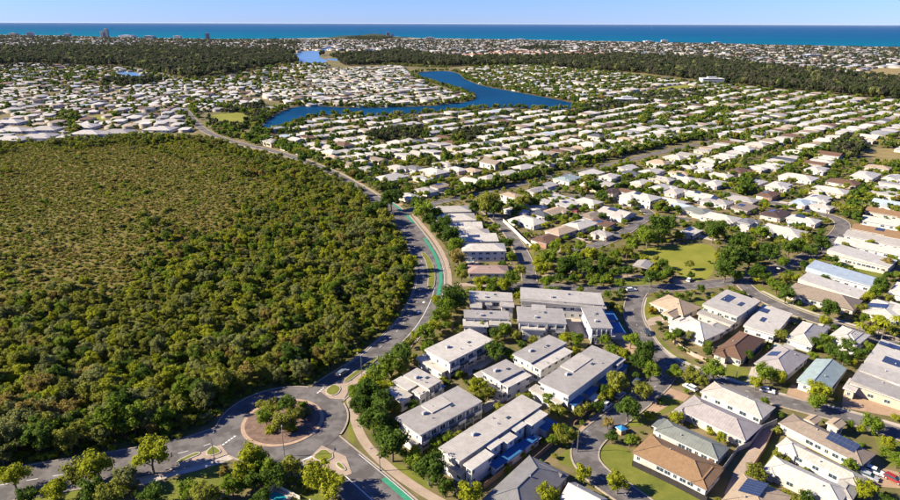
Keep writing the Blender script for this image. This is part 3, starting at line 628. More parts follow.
def house(label, q, roof, wall='white', eave=2.75, kind='hip', pitch=21, detail=2, extra=(), sol=(), group='houses', cat='house', name='house', garage=None, win=None, inset=0.55, dark=False, raw=None, vents=1):
    cx, cy, ang, L, W = raw or quad(q, eave)
    root = thing(name, label, cat, (cx, cy, 0), ang, group); RECTS.append((cx, cy, ang, L, W))
    rm, wm, fm = RM(roof), WM(wall), (FASCIA_D if dark else FASCIA); roofs = []
    vols = [(0, 0, L, W, eave, kind, pitch, 0.0, roof)]
    for ex in extra:                                                # further wings: photo quad, eave height, roof kind, base height, roof colour
        eq, ee, ek, ez, erf = (list(ex) + [None] * 5)[:5]
        ex_, ey_, ea, eL, eW = quad(eq, ee); RECTS.append((ex_, ey_, ea, eL, eW))
        d = Matrix.Rotation(-ang, 3, 'Z') @ Vector((ex_ - cx, ey_ - cy, 0)); k = round((ea - ang) / (math.pi / 2)) % 2
        if k: eL, eW = eW, eL
        vols.append((d.x, d.y, eL, eW, ee, ek or kind, pitch if ek in ('hip', 'gable', None) else 3, ez or 0, erf or roof))
    seen = set()
    for (ox, oy, l, w_, e, kd, pt, zb, rc) in vols:
        while (round(e, 3)) in seen: e -= 0.043                      # no two roofs on one level
        seen.add(round(e, 3))
        wl = MB().box(0, 0, zb, l - 2 * inset, w_ - 2 * inset, e - .21 - zb, bottom=False)
        if kd == 'gable':
            s_ = w_ > l; a, b = (w_, l) if s_ else (l, w_); hh = (b / 2 - inset) * math.tan(math.radians(pt))
        wl.build('wall', wm, root, (ox, oy, 0))
        if detail > 1 and (ox or oy) and kd != 'patio':
            for wn in ('SE', 'SW'):
                sd_ = side_for(ang, wn); ln = l if sd_ in (0, 2) else w_
                if ln > 3: add_windows(root, sd_, l, w_, inset, max(1, int(ln / 3.4)), 2 if e > 4.4 else 1, ox=ox, oy=oy, wd=1.5)
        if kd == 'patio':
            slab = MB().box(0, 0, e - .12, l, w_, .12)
            slab.build('patio_roof', flat('blue_patio_roof', (0.03, 0.125, 0.27), .6, .15, .5), root, (ox, oy, 0)); continue  # terrace top: its blue is shade put into the colour
        rf = Roof(kd if kd != 'flat' else 'skillion', l, w_, e, pt); m_ = MB(); cap = MB() if detail > 1 and kd in ('hip', 'gable') else None
        rf.mesh(m_, 0, 0, cap); ro = m_.build('roof', [RM(rc), fm], root, (ox, oy, 0)); roofs.append((rf, ox, oy))
        if cap and cap.f: cap.build('ridge_cap', RM(rc), ro)
        if detail and l * w_ > 60 and vents and kd != 'skillion':
            for j in range(vents):
                vx, vy = (R_.uniform(-.25, .25) * l, R_.uniform(-.3, .3) * w_)
                link('roof_vent', simple_mesh('roof_vent', lambda m: m.tube((0, 0, -.1), (0, 0, .35), .12, .12, 8).tube((0, 0, .3), (0, 0, .55), .24, .1, 8), flat('vent_metal', (.3, .3, .3), .4)), root, (ox + vx, oy + vy, rf.z(vx, vy)))
    st = 2 if eave > 4.4 else 1
    if detail:
        wins = win if win is not None else {'SW': None, 'SE': None}
        for wnt, n in wins.items():
            sd_ = side_for(ang, wnt); ln = L if sd_ in (0, 2) else W
            add_windows(root, sd_, L, W, inset, n or max(1, min(7, int(ln / 3.6))), st)
        gs = side_for(ang, garage or ('SE' if win is None else list(wins)[0]))
        x, y, rz, ln = on_wall(gs, L, W, -0.28, inset - .03)
        link('garage_door', simple_mesh('garage_door', lambda m: m.box(0, 0, 0, 4.6, .06, 2.2), flat('garage_door', (.5, .46, .40), .6)), root, (x, y, .02), rz)
        x, y, rz, ln = on_wall(gs, L, W, 0.42, inset - .03)
        link('door', simple_mesh('door', lambda m: m.box(0, 0, 0, 1.0, .06, 2.1), flat('door_wood', (.16, .09, .06), .6)), root, (x, y, .02), rz)
    for s_ in sol: solar(root, roofs, *s_)
    return root

# ---- townhouse blocks (flat stepped roofs, two storeys) --------------------------------------------------
def bays(root, want, n, storeys=2, depth=1.3, h=5.6):               # a shaded front of bays: party fins, balconies, wide windows
    cx, cy = root.location.x, root.location.y
    q = [r for r in RECTS if abs(r[0] - cx) < .01 and abs(r[1] - cy) < .01][0]; _, _, ang, L, W = q
    sd_ = side_for(ang, want); ln = (L if sd_ in (0, 2) else W) - 1.2
    add_windows(root, sd_, L, W, .55, n, storeys, wd=ln / n * .62, ht=1.55, span=(n - 1) / n)
    nn, rz = SIDES[sd_]
    for i in range(n + 1):
        x, y, rz, _l = on_wall(sd_, L, W, i / n - .5, .55)
        o = add_box_part(root, 'party_fin', WM('white'), x, y, 0, .22, depth * 1.2, h - .4, rz)
    for i in range(n):
        x, y, rz, _l = on_wall(sd_, L, W, (i + .5) / n - .5, .55); x += nn[0] * depth / 2; y += nn[1] * depth / 2
        b = MB().box(0, 0, 2.75, ln / n - .3, depth, .16).build('balcony', WM('grey'), root, (x, y, 0), rz)
        MB().box(0, -depth / 2 + .04, 2.91, ln / n - .34, .05, .95).build('balustrade', glassmat() if i % 2 else WM('white'), b)
        link('garage_door', simple_mesh('townhouse_garage', lambda m: m.box(0, 0, 0, 2.6, .06, 2.2), flat('garage_door_grey', (.30, .31, .33), .6)), root, (x - nn[0] * (depth / 2 + .02), y - nn[1] * (depth / 2 + .02), .02), rz)
def townhouse(label, q, roof='light grey', eave=6.0, extra=(), front=('SE', 5), ends=('SW', 3), wall='white', slope=2.0, **kw):
    r = house(label, q, roof, wall, eave, 'flat', slope, 2, extra, group='townhouse blocks behind the garden trees', cat='townhouse', name='townhouse', win={ends[0]: ends[1]}, garage=ends[0], vents=2, **kw)
    if front: bays(r, front[0], front[1], h=eave)
    # rooftop plant: air-conditioning box and a skylight
    rr = [x for x in RECTS if abs(x[0] - r.location.x) < .01 and abs(x[1] - r.location.y) < .01][0]
    for nm, mt, (a, b), sz in (('air_conditioner', flat('ac_metal', (.42, .42, .42), .5), (-.2, .12), (1.3, .8, .8)), ('skylight', glassmat(), (.16, -.1), (1.3, .9, .18))):
        add_box_part(r, nm, mt, a * rr[3], b * rr[4], eave + math.tan(math.radians(slope)) * rr[4] * (b + .5) - .02, *sz)
    return r
townhouse('bright white two-storey townhouse block with a shaded balcony front below the roundabout-side trees', [(423, 351), (468, 330), (495, 339), (450, 362)], 'white', 6.2,
          [([(417, 360), (426, 353), (453, 366), (444, 374)], 3.0, 'flat', 0, 'white')], ('SE', 5))
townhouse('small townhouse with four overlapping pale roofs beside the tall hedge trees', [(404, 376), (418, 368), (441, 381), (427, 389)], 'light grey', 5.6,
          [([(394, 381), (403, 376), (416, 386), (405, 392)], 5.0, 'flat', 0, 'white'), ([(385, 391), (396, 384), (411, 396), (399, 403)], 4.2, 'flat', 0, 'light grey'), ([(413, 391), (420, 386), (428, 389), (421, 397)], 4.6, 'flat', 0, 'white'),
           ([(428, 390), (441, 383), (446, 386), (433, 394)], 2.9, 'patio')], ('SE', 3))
townhouse('long grey-roofed townhouse block facing the pale laneway, behind the rounded garden trees', [(391, 421), (457, 387), (483, 401), (424, 433)], 'pale grey', 6.0,
          [([(395, 433), (402, 428), (424, 440), (416, 446)], 3.1, 'flat', 0, 'light grey'), ([(421, 406), (440, 396), (452, 402), (433, 413)], 6.5, 'flat', 0, 'light grey')], ('SE', 7))
townhouse('longest white townhouse block, with stepped roofs and terraces coloured shade-blue', [(437, 449), (522, 395), (542, 405), (461, 461)], 'light grey', 6.4,
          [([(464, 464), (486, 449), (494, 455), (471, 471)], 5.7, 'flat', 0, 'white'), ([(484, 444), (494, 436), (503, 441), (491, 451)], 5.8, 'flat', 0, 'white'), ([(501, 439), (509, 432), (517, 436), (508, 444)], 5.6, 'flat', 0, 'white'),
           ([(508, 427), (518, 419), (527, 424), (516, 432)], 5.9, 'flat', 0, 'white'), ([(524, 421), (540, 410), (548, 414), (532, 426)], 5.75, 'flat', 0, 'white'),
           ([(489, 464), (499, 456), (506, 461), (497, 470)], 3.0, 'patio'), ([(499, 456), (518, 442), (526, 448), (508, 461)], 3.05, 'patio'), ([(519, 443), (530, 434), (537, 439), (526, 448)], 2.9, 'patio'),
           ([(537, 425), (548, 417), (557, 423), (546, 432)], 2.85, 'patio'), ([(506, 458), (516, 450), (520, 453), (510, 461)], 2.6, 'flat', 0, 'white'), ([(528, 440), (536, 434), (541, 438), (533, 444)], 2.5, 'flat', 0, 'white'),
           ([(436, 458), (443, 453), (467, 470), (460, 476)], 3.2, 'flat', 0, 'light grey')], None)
townhouse('broad grey stepped townhouse block with a terrace edge coloured shade-blue beside the parked cars', [(535, 384), (594, 345), (619, 358), (572, 394)], 'pale grey', 6.3,
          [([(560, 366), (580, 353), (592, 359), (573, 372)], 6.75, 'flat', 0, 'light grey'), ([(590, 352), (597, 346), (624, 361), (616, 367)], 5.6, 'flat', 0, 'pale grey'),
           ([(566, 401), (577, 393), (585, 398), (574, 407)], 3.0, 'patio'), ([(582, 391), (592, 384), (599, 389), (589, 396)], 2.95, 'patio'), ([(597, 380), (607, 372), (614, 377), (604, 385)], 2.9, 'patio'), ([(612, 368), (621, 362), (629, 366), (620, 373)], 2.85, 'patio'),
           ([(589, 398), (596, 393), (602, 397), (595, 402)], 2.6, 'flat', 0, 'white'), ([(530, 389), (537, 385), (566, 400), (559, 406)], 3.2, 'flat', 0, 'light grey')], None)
townhouse('pale two-tier townhouse with a white lower roof strip, between the two laneways', [(513, 354), (550, 335), (566, 343), (530, 364)], 'pale grey', 6.1,
          [([(532, 365), (562, 347), (573, 351), (541, 371)], 5.3, 'flat', 0, 'white'), ([(519, 364), (526, 360), (543, 371), (536, 376)], 3.1, 'flat', 0, 'light grey')], ('SE', 5))
townhouse('squarish townhouse with a blue-shadowed roof step, in the middle of the block', [(482, 371), (506, 360), (524, 369), (499, 382)], 'pale grey', 6.1,
          [([(500, 383), (523, 371), (532, 375), (508, 388)], 5.3, 'flat', 0, 'white'), ([(486, 383), (492, 380), (508, 390), (501, 395)], 3.1, 'flat', 0, 'light grey'), ([(474, 374), (483, 370), (488, 374), (479, 378)], 3.2, 'flat', 0, 'light grey')], ('SE', 4))
townhouse('pale townhouse with three roof tongues at the upper left corner of the block', [(469, 301), (469, 292.5), (512, 292), (513, 301)], 'light grey', 6.0,
          [([(470, 308), (470, 300), (482, 300), (482, 308)], 5.4, 'flat', 0, 'light grey'), ([(500, 307), (500, 300), (514, 300), (514, 307)], 5.5, 'flat', 0, 'light grey'), ([(485, 305), (485, 300), (492, 300), (492, 305)], 5.2, 'flat', 0, 'pale grey')], ('S', 4), ('W', 2))
townhouse('grey-roofed townhouse with a white ground-floor strip, left of the pair by the garden trees', [(464, 319), (464, 311), (508, 311), (510, 319)], 'pale grey', 5.9,
          [([(463, 327), (463, 320), (488, 320), (488, 327)], 4.7, 'flat', 0, 'white'), ([(489, 326), (489, 320), (511, 320), (511, 326)], 4.9, 'flat', 0, 'light grey')], ('S', 5), ('W', 2))
townhouse('very long pale-roofed townhouse row along the upper street of the block', [(520.5, 303), (520.5, 291.5), (600, 291), (604, 303)], 'light grey', 6.1,
          [([(521, 307), (521, 301.5), (605, 301), (606, 306.5)], 5.3, 'flat', 0, 'pale grey')], ('S', 9), ('W', 2))
townhouse('pale townhouse with a notched roof facing the camera, below the very long row', [(518, 324), (517, 309), (562, 307), (567, 323)], 'pale grey', 6.2,
          [([(532, 311), (532, 305), (546, 305), (546, 311)], 6.5, 'flat', 0, 'light grey'), ([(521, 330), (521, 324), (545, 324), (545, 330)], 4.4, 'flat', 0, 'white'), ([(550, 329), (550, 323), (566, 323), (566, 329)], 4.2, 'flat', 0, 'white')], ('S', 5), ('W', 2))
townhouse('tall pale townhouse with terraces coloured shade-blue, at the right end below the upper street', [(591, 329), (581, 308), (601, 307), (613, 328)], 'pale grey', 6.2,
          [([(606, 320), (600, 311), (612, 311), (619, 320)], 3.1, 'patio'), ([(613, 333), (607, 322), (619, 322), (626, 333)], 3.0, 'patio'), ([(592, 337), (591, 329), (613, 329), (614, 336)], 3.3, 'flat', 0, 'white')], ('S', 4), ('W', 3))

# ---- near houses -----------------------------------------------------------------------------------------
house('big mid-grey hip-roofed house with a skylight at the bottom edge', [(482, 500), (529, 455), (570, 475), (524, 522)], 'mid grey', 'grey', 3.0, pitch=24, extra=[([(535, 470), (545, 462), (566, 474), (556, 483)], 2.9, 'gable', 0)], dark=True)
house('white gabled house cut by the bottom edge beside the dead-end street', [(560, 498), (575, 482), (608, 499), (592, 516)], 'white', 'white', 3.0, 'gable', 30)
house('long tan-brown tiled house behind the dark boundary fence', [(633, 452), (651, 433), (724, 468), (704, 489)], 'tan-brown', 'white', 2.8, extra=[([(690, 482), (708, 463), (725, 470), (706, 490)], 2.9, 'hip', 0)], win={'SW': 9, 'SE': 2}, dark=True)
house('long green-grey metal-roofed house next to the brown tiled one', [(655, 431), (666, 419), (731, 448), (717, 460)], 'green-grey', 'white', 2.8, extra=[([(652, 426), (661, 417), (672, 422), (663, 431)], 2.6, 'flat', 0)], win={'SW': 8, 'SE': 2})
house('rose-grey roofed house second in the row below the bending street', [(675, 409), (697, 393), (760, 428), (746, 441)], 'rose-grey', 'cream', 2.8, extra=[([(673, 411), (688, 399), (699, 405), (684, 418)], 2.6, 'hip', 0)])
house('pale grey hip-roofed house nearest the bending street', [(700, 391), (717, 380), (773, 409), (762, 420)], 'light grey', 'white', 2.8)
house('taupe-roofed house with a row of solar panels and a pale windowed wall', [(774, 425), (788, 417), (881, 450), (866, 463)], 'taupe', 'cream', 3.0, extra=[([(804, 419), (811, 414), (822, 419), (815, 425)], 3.6, 'gable', 0, 'beige'), ([(826, 422), (834, 417), (846, 424), (838, 430)], 3.5, 'gable', 0, 'beige')], sol=[((842, 444.5), 7, 2)], win={'SW': 9, 'SE': 2})
house('white and grey long house between the two other long roofs at the lower right', [(778, 444), (786, 437), (866, 479), (857, 488)], 'light grey', 'white', 2.8, extra=[([(776, 446), (786, 437), (806, 447), (797, 456)], 3.0, 'hip', 0, 'white'), ([(838, 480), (848, 470), (868, 480), (858, 490)], 2.6, 'hip', 0, 'pale grey')])
house('bright white long house above the bottom right edge', [(763, 470), (772, 456), (852, 489), (840, 503)], 'white', 'cream', 2.8, extra=[([(762, 471), (771, 458), (785, 463), (776, 477)], 2.6, 'hip', 0), ([(830, 490), (842, 479), (862, 489), (850, 501)], 2.5, 'hip', 0, 'pale grey')])
house('beige house with a big block of solar panels at the bottom edge', [(722, 500), (743, 473), (792, 497), (772, 526)], 'beige', 'cream', 2.8, sol=[((753, 489), 6, 3)], pitch=14)
house('cream hip-roofed house with a front gable at the street corner', [(657, 300), (673, 292), (697, 310), (675, 319)], 'beige', 'cream', 2.9, extra=[([(664, 312), (672, 307), (681, 314), (672, 320)], 2.7, 'gable', 0)], pitch=24)
house('white many-hipped house inside the bend of the street', [(673, 322), (692, 316), (723, 331), (699, 344)], 'white', 'white', 2.9, extra=[([(671, 322), (681, 315), (692, 322), (682, 330)], 2.7, 'hip', 0), ([(702, 326), (714, 319), (728, 328), (715, 336)], 2.5, 'hip', 0, 'light grey')], pitch=23)
house('modern white two-storey house with black solar panels beside the park street', [(704, 303), (730, 290), (757, 302), (736, 320)], 'light grey', 'cream', 5.8, 'flat', 3, extra=[([(701, 311), (707, 306), (735, 323), (729, 329)], 3.3, 'flat', 0, 'pale grey')], sol=[((728, 299), 7, 2), ((741, 304), 4, 1), ((722, 307), 3, 1)], win={'SW': 5, 'SE': 3})
house('wide white flat-roofed house with two small solar groups at the fork', [(745, 325), (764, 304), (792, 315), (773, 337)], 'white', 'white', 3.4, 'flat', 3, sol=[((764, 311), 4, 2), ((763, 320), 4, 1)])
house('dark brown tiled hip-roofed house inside the street bend', [(715, 350), (740, 331), (765, 340), (741, 361)], 'brown', 'cream', 2.9, extra=[([(714, 352), (724, 344), (735, 351), (725, 360)], 2.7, 'hip', 0)], pitch=25, dark=True)
house('light grey hip-roofed house with a solar group and a backyard pool', [(753, 362), (779, 346), (809, 355), (788, 377)], 'rose-grey', 'white', 2.9, extra=[([(774, 352), (786, 343), (796, 348), (785, 356)], 2.7, 'flat', 0, 'light grey')], sol=[((774, 354), 4, 2)])
house('pale green-roofed house with a small front gable beside the street', [(797, 379), (816, 359), (847, 368), (829, 392)], 'pale green', 'white', 2.9, 'gable', 20, extra=[([(796, 381), (808, 371), (822, 378), (812, 388)], 2.7, 'hip', 0)])
house('pale grey pyramid-roofed house behind the white fork house', [(788, 338), (802, 320), (829, 330), (810, 347)], 'light grey', 'white', 2.9, extra=[([(813, 329), (821, 323), (831, 328), (822, 335)], 2.7, 'hip', 0)], pitch=24)
house('white two-level house with many roof faces between dark garden trees', [(832, 333), (844, 325), (869, 336), (850, 352)], 'white', 'white', 3.6, extra=[([(842, 334), (851, 328), (862, 334), (853, 341)], 4.4, 'hip', 0)], pitch=18)
house('white flat house with three dark solar blocks at the right edge', [(867, 360), (882, 338), (928, 358), (912, 382)], 'white', 'white', 3.6, 'flat', 3, sol=[((887, 346), 3, 3), ((896, 348), 3, 3), ((892, 362), 5, 3)])
house('large pale grey split-level house with a brick front at the right edge', [(856, 377), (861, 364), (922, 388), (906, 412)], 'pale grey', 'beige', 3.6, 'flat', 4, extra=[([(843, 386), (851, 378), (862, 383), (854, 394)], 3.1, 'flat', 0, 'white'), ([(858, 372), (866, 363), (925, 383), (917, 391)], 4.2, 'flat', 0, 'light grey')], sol=[((874, 388), 3, 2)])
house('taupe-roofed long house with a brick end along the climbing street', [(789, 288), (799, 280), (860, 304), (850, 315)], 'taupe', 'cream', 2.9, win={'SW': 8, 'SE': 2}, dark=True)
house('white-roofed long house with small roof windows behind the taupe one', [(799, 281), (808, 275), (866, 292), (858, 300)], 'white', 'white', 3.1, 'flat', 4)
house('blue-white metal-roofed courtyard house with a pool, below the arcaded house', [(810, 267), (816, 262), (878, 280), (868, 291)], 'blue-white', 'white', 3.4, 'flat', 4, extra=[([(805, 276), (812, 268), (825, 272), (819, 281)], 3.1, 'flat', 0)])
house('white long house with an arcaded front wall above the right-hand street', [(827, 253), (837, 246), (897, 261), (889, 268)], 'white', 'cream', 3.4, 'flat', 4, win={'SW': 12, 'SE': 2})
house('white house with a large solar block beside palm trees at the right edge', [(863, 310), (875, 297), (908, 308), (897, 323)], 'white', 'white', 3.0, extra=[([(884, 308), (893, 300), (918, 310), (908, 319)], 3.4, 'hip', 0)], sol=[((877, 306), 5, 4)], pitch=12)
house('white house corner cut by the right edge above the palm trees', [(889, 291), (898, 281), (930, 291), (921, 303)], 'white', 'white', 3.0)
house('white house with green pool terrace at the bottom edge below the roundabout', [(298, 512), (312, 497), (334, 510), (320, 528)], 'white', 'white', 3.0)

# ---- mid-distance houses: x, y of the roof centre, width in px, roof, wall, kind, storeys -----------------
GRID = math.radians(43)
DRV = []
def mid(zone, items, ang=GRID, Wf=0.62, group='houses'):
    items = sorted(items, key=lambda t: t[0])
    for i, it in enumerate(items):
        x, y, wpx, rc = it[:4]; wl = it[4] if len(it) > 4 else R_.choice(['white', 'white', 'cream', 'beige']); kd = it[5] if len(it) > 5 else R_.choice(['hip', 'hip', 'hip', 'gable', 'flat']); st = it[6] if len(it) > 6 else 1
        a = (it[7] if len(it) > 7 and it[7] is not None else ang) + R_.uniform(-.04, .04); e = 2.9 if st == 1 else 5.6
        g = G(x, y, e + .6); span = wpx * mpp(x, y)                 # span across the picture of a box turned by a
        k = abs(math.cos(a)) + Wf * abs(math.sin(a)); L = max(10, min(31, 1.1 * span / k)); W = max(7.5, L * Wf)
        if R_.random() < .5 and len(it) <= 7: a -= math.pi / 2; L, W = L * .96, W * 1.05
        lab = f'{rc}-roofed house {zone}, {nth(i)} from the left'
        cx, cy = g.x, g.y; ex = []
        r = house(lab, None, rc, wl, e, kd, 4 if kd == 'flat' else 15, 1, raw=(cx, cy, a, L, W), group=group, win={'SW': None, 'SE': None}, vents=1, dark=rc in ('dark grey', 'brown', 'dark brown'))
        dd = Matrix.Rotation(a, 3, 'Z') @ Vector((R_.choice([-.25, .25]) * L, -W / 2 - 4.2, 0)); DRV.append((cx + dd.x, cy + dd.y, a))
        if R_.random() < .6 and kd != 'flat':                       # a wing
            l2, w2 = L * R_.uniform(.38, .5), W * R_.uniform(.5, .6); ox, oy = L * R_.choice([-.26, .26]), -W * .42
            rf = Roof('hip', l2, w2, e - .09, 15); m_ = MB(); rf.mesh(m_); MB().box(0, 0, 0, l2 - 1, w2 - 1, e - .3, bottom=False).build('wall', WM(wl), r, (ox, oy, 0)); m_.build('roof', [RM(rc), FASCIA], r, (ox, oy, 0))
        if R_.random() < .3: solar(r, [(Roof(kd if kd != 'flat' else 'skillion', L, W, e, 4 if kd == 'flat' else 15), 0, 0)], (x - wpx * .12, y - .5), R_.choice([4, 5, 6]), 2)
W_, LG, PG, BE, BR, DB, DG, TP, BW, PK, MG = 'white', 'light grey', 'pale grey', 'beige', 'brown', 'dark brown', 'dark grey', 'taupe', 'blue-white', 'pinkish', 'mid grey'
mid('in the stack right of the curving forest road', [(450, 208, 38, LG, 'white', 'hip', 1, .12), (452.5, 216, 42, W_, 'white', 'hip', 1, .1), (461, 224, 38, W_, 'white', 'gable', 1, .08), (469, 231.5, 38, LG, 'white', 'hip', 1, .05), (478, 237, 36, W_, 'white', 'flat', 1, .04),
    (483.5, 246, 38, W_, 'white', 'hip', 2, 0.0), (488, 268, 36, PK, 'white', 'hip', 1, -.03)], Wf=0.55)
mid('between the cream wall and the tree-lined street', [(512, 194, 22, BE, 'white', 'hip', 2), (536, 189, 22, PG), (529, 219, 34, W_, 'white', 'hip'), (541, 212, 24, DG), (554, 210, 27, BE, 'cream', 'gable'), (568, 203, 23, W_), (589, 200, 26, W_),
    (581, 223, 35, W_, 'white', 'hip'), (562, 229, 32, BE, 'beige', 'hip'), (546, 237, 28, BR, 'brick', 'hip'), (592, 214, 28, TP), (602, 222, 24, BR)])
mid('along the upper side of the tree-lined street', [(457, 168, 22, W_), (473, 180, 27, W_), (473, 169, 20, BE), (505, 172, 22, W_), (524, 166, 28, W_), (489, 176, 20, LG), (568, 177, 29, 'pale green', 'white', 'hip'), (592, 172, 25, W_), (549, 184, 20, PG)])
mid('left of the tree-lined street by the far road', [(390, 176, 33, W_, 'white', 'hip'), (409, 195, 25, W_), (427, 189, 23, PG), (441, 185, 20, TP), (434, 170, 30, W_), (414, 167, 22, MG), (398, 166, 20, LG)])
mid('just above the park', [(617, 211, 34, LG), (603, 232, 20, PG), (642, 195, 35, W_, 'white', 'hip', 2), (671, 200, 30, W_), (684, 205, 22, BW), (701, 194, 28, W_), (718, 200, 29, PG), (697, 209, 30, 'green-grey'), (721, 216, 36, W_, 'white', 'hip'),
    (745, 206, 28, TP), (748, 220, 20, MG, 'grey', 'hip', 2), (692, 230, 22, W_, 'cream', 'flat')])
mid('in the rows between hedge and park', [(610, 175, 22, W_), (626, 167, 24, W_), (652, 170, 26, W_), (642, 181, 24, W_), (684, 177, 24, W_), (700, 180, 20, LG), (705, 169, 20, W_), (687, 166, 18, W_), (721, 174, 23, W_), (716, 182, 26, W_), (740, 170, 27, BR, 'cream', 'hip'),
    (662, 186, 26, W_), (676, 190, 26, LG), (628, 190, 20, BR), (611, 190, 20, DB)])
mid('above the park street bend', [(757, 167, 20, W_), (799, 176, 34, W_, 'white', 'hip'), (817, 168, 26, W_), (779, 184, 29, W_), (769, 193, 26, BR, 'brick', 'hip'), (844, 181, 30, BR, 'beige', 'hip'), (831, 189, 36, W_), (818, 197, 30, W_), (802, 201, 26, BW), (822, 205, 22, LG),
    (866, 174, 33, W_), (894, 177, 26, W_), (879, 166, 22, BE), (776, 212, 33, DB, 'cream', 'hip'), (804, 218, 30, W_, 'white', 'hip'), (783, 229, 42, W_, 'white', 'hip'), (758, 181, 20, W_)])
mid('in the right-edge column of long roofs', [(902, 204, 44, BW, 'white', 'gable', 1, -.78), (897, 213, 50, 'tan-brown', 'cream', 'gable', 1, -.78), (894, 222, 50, W_, 'white', 'gable', 1, -.78), (886, 231, 52, 'tan-brown', 'cream', 'gable', 1, -.78), (880, 238, 52, PG, 'white', 'gable', 1, -.78), (870, 245, 52, W_, 'white', 'gable', 1, -.78)], Wf=.42)
mid('in the left estate behind the forest', [(12, 138, 34, W_, 'white', 'hip', 1, 0), (40, 135, 34, LG, 'white', 'hip', 1, 0), (88, 132, 30, W_, 'white', 'hip', 1, 0), (118, 131, 30, PG, 'white', 'hip', 1, 0), (14, 129, 30, W_, 'white', 'hip', 1, 0), (45, 128, 28, LG, 'white', 'hip', 1, 0),
    (84, 125, 26, W_, 'white', 'hip', 1, 0), (160, 128, 30, W_, 'white', 'hip', 1, 0), (150, 121, 28, W_, 'white', 'hip', 1, 0), (172, 120, 18, LG, 'white', 'hip', 1, 0), (10, 121, 30, W_, 'white', 'hip', 1, 0)], Wf=.7)

for i, (x, y, a) in enumerate(DRV):
    struct(MB().poly([(-2.6, -4.4, 0), (2.6, -4.4, 0), (2.6, 4.4, 0), (-2.6, 4.4, 0)]).build('driveway', (M_PAVE, M_PALEPAVE, M_PATH)[i % 3], None, (x, y, .036 + .0003 * i), a))
# ------------------------------------------------------------------ estates further off: houses on a street grid
cg, sg = math.cos(GRID), math.sin(GRID)
R_MID = [(312, 166), (296, 156), (268, 146), (262, 135), (290, 125), (318, 116.5), (345, 114), (378, 117.5), (450, 112), (500, 109), (572, 111), (600, 104), (640, 98), (700, 101), (800, 106), (960, 114), (960, 170), (900, 164), (800, 163), (700, 163), (600, 164), (545, 164), (450, 164), (384, 168), (350, 172)]
R_PEN = [(244, 110), (262, 112), (276, 107), (292, 104), (262, 97), (270, 84), (300, 71), (345, 68), (402, 65), (408, 74), (436, 87), (465, 94), (472, 98), (440, 103.5), (380, 105.8), (330, 105), (300, 104.5)]
R_CHAN = [(464, 70), (480, 66.5), (520, 65), (600, 71), (680, 80), (760, 88), (850, 97), (960, 106), (960, 118), (800, 108), (600, 101), (578, 101), (540, 93.5), (505, 88), (478, 82)]
R_LEFT = [(-60, 144), (-60, 90), (60, 86), (150, 82), (262, 84), (256, 104), (240, 110), (206, 112), (198, 130), (150, 136), (100, 138), (50, 141)]
R_LEFT2 = [(-120, 90), (-120, 67), (0, 65), (40, 64), (90, 66), (120, 66), (150, 72), (190, 80), (230, 76), (262, 68), (300, 62), (330, 63), (300, 90), (262, 88), (150, 84)]
R_COASTL = [(-200, 49), (-200, 34.8), (0, 35.6), (60, 36.6), (110, 38), (160, 39), (230, 40), (300, 39.5), (300, 53), (200, 47), (100, 46)]
R_COASTM = [(300, 39.5), (340, 39.5), (400, 39.5), (450, 39.6), (520, 40.6), (600, 42), (600, 54), (520, 51), (430, 55), (390, 51), (300, 50)]
R_COASTR = [(600, 42), (680, 43.5), (760, 45.5), (840, 47), (900, 48), (1100, 51.5), (1100, 84), (920, 78), (856, 76), (800, 70), (700, 58), (640, 56), (600, 54)]
R_RED = [(455, 56), (500, 51), (600, 52), (640, 56), (600, 60), (520, 58)]
BARE = FIELDS + [[(366, 137), (380, 131), (420, 129), (428, 137), (410, 143), (380, 143)], [(452, 136), (470, 131), (486, 133), (478, 143), (456, 143)], [(822, 146), (846, 138), (866, 142), (870, 158), (838, 160)]]
WATERS = [LAKE] + RIVERS
L_G_w = np.array(L_G)
def estate(polys, ang, pu, pv, scale=1.0, jitter=1.0, xr=(-4500, 4500), yr=(300, 7500), keep=0.93, seed=1):
    """houses on a grid of streets: returns rows of (x, y, angle, row, along)"""
    rg = np.random.default_rng(seed); c, s = math.cos(ang), math.sin(ang); out = []
    B = np.array([tuple(G2(p))[:2] for poly in polys for p in poly]); lo, hi = B.min(0) - 30, B.max(0) + 30
    cor = np.array([(x, y) for x in (lo[0], hi[0]) for y in (lo[1], hi[1])]); U = cor @ np.array([c, s]); V = cor @ np.array([-s, c])
    us = np.arange(U.min(), U.max(), pu); k0, k1 = int(V.min() // pv) - 1, int(V.max() // pv) + 1
    for k in range(k0, k1 + 1):
        for half, dv in ((0, 0.0), (1, pv * 0.44)):
            v = k * pv + dv; bend = 10 * np.sin(us / 170 + k)       # streets are not ruler-straight
            u = us + rg.uniform(-1, 1, len(us)) * jitter; vv = v + bend + rg.uniform(-1, 1, len(us)) * jitter
            x, y = u * c - vv * s, u * s + vv * c
            keepm = rg.random(len(us)) < keep
            out.append(np.stack([x, y, np.full(len(us), 2 * k + half), u, np.full(len(us), float(half)), keepm], 1))
    A = np.concatenate(out); A = A[(A[:, 1] > 100)]; P, _d = PX(np.c_[A[:, :2], np.full(len(A), 2.0)])
    ok = np.zeros(len(A), bool)
    for p in polys: ok |= inpoly(P, p)
    for p in BARE + WATERS: ok &= ~inpoly(P, p)
    ok &= A[:, 5] > .5
    return A[ok], P[ok]
def clear_of(A, rects, pad=2.0):
    ok = np.ones(len(A), bool)
    for cx, cy, an, L, W in rects:
        d = A[:, :2] - (cx, cy); c, s = math.cos(an), math.sin(an); u = d @ np.array([c, s]); v = d @ np.array([-s, c])
        ok &= ~((abs(u) < L / 2 + pad) & (abs(v) < W / 2 + pad))
    return ok
PAL = [('white', .40), ('light grey', .20), ('pale grey', .12), ('beige', .09), ('brown', .07), ('dark grey', .06), ('taupe', .06)]
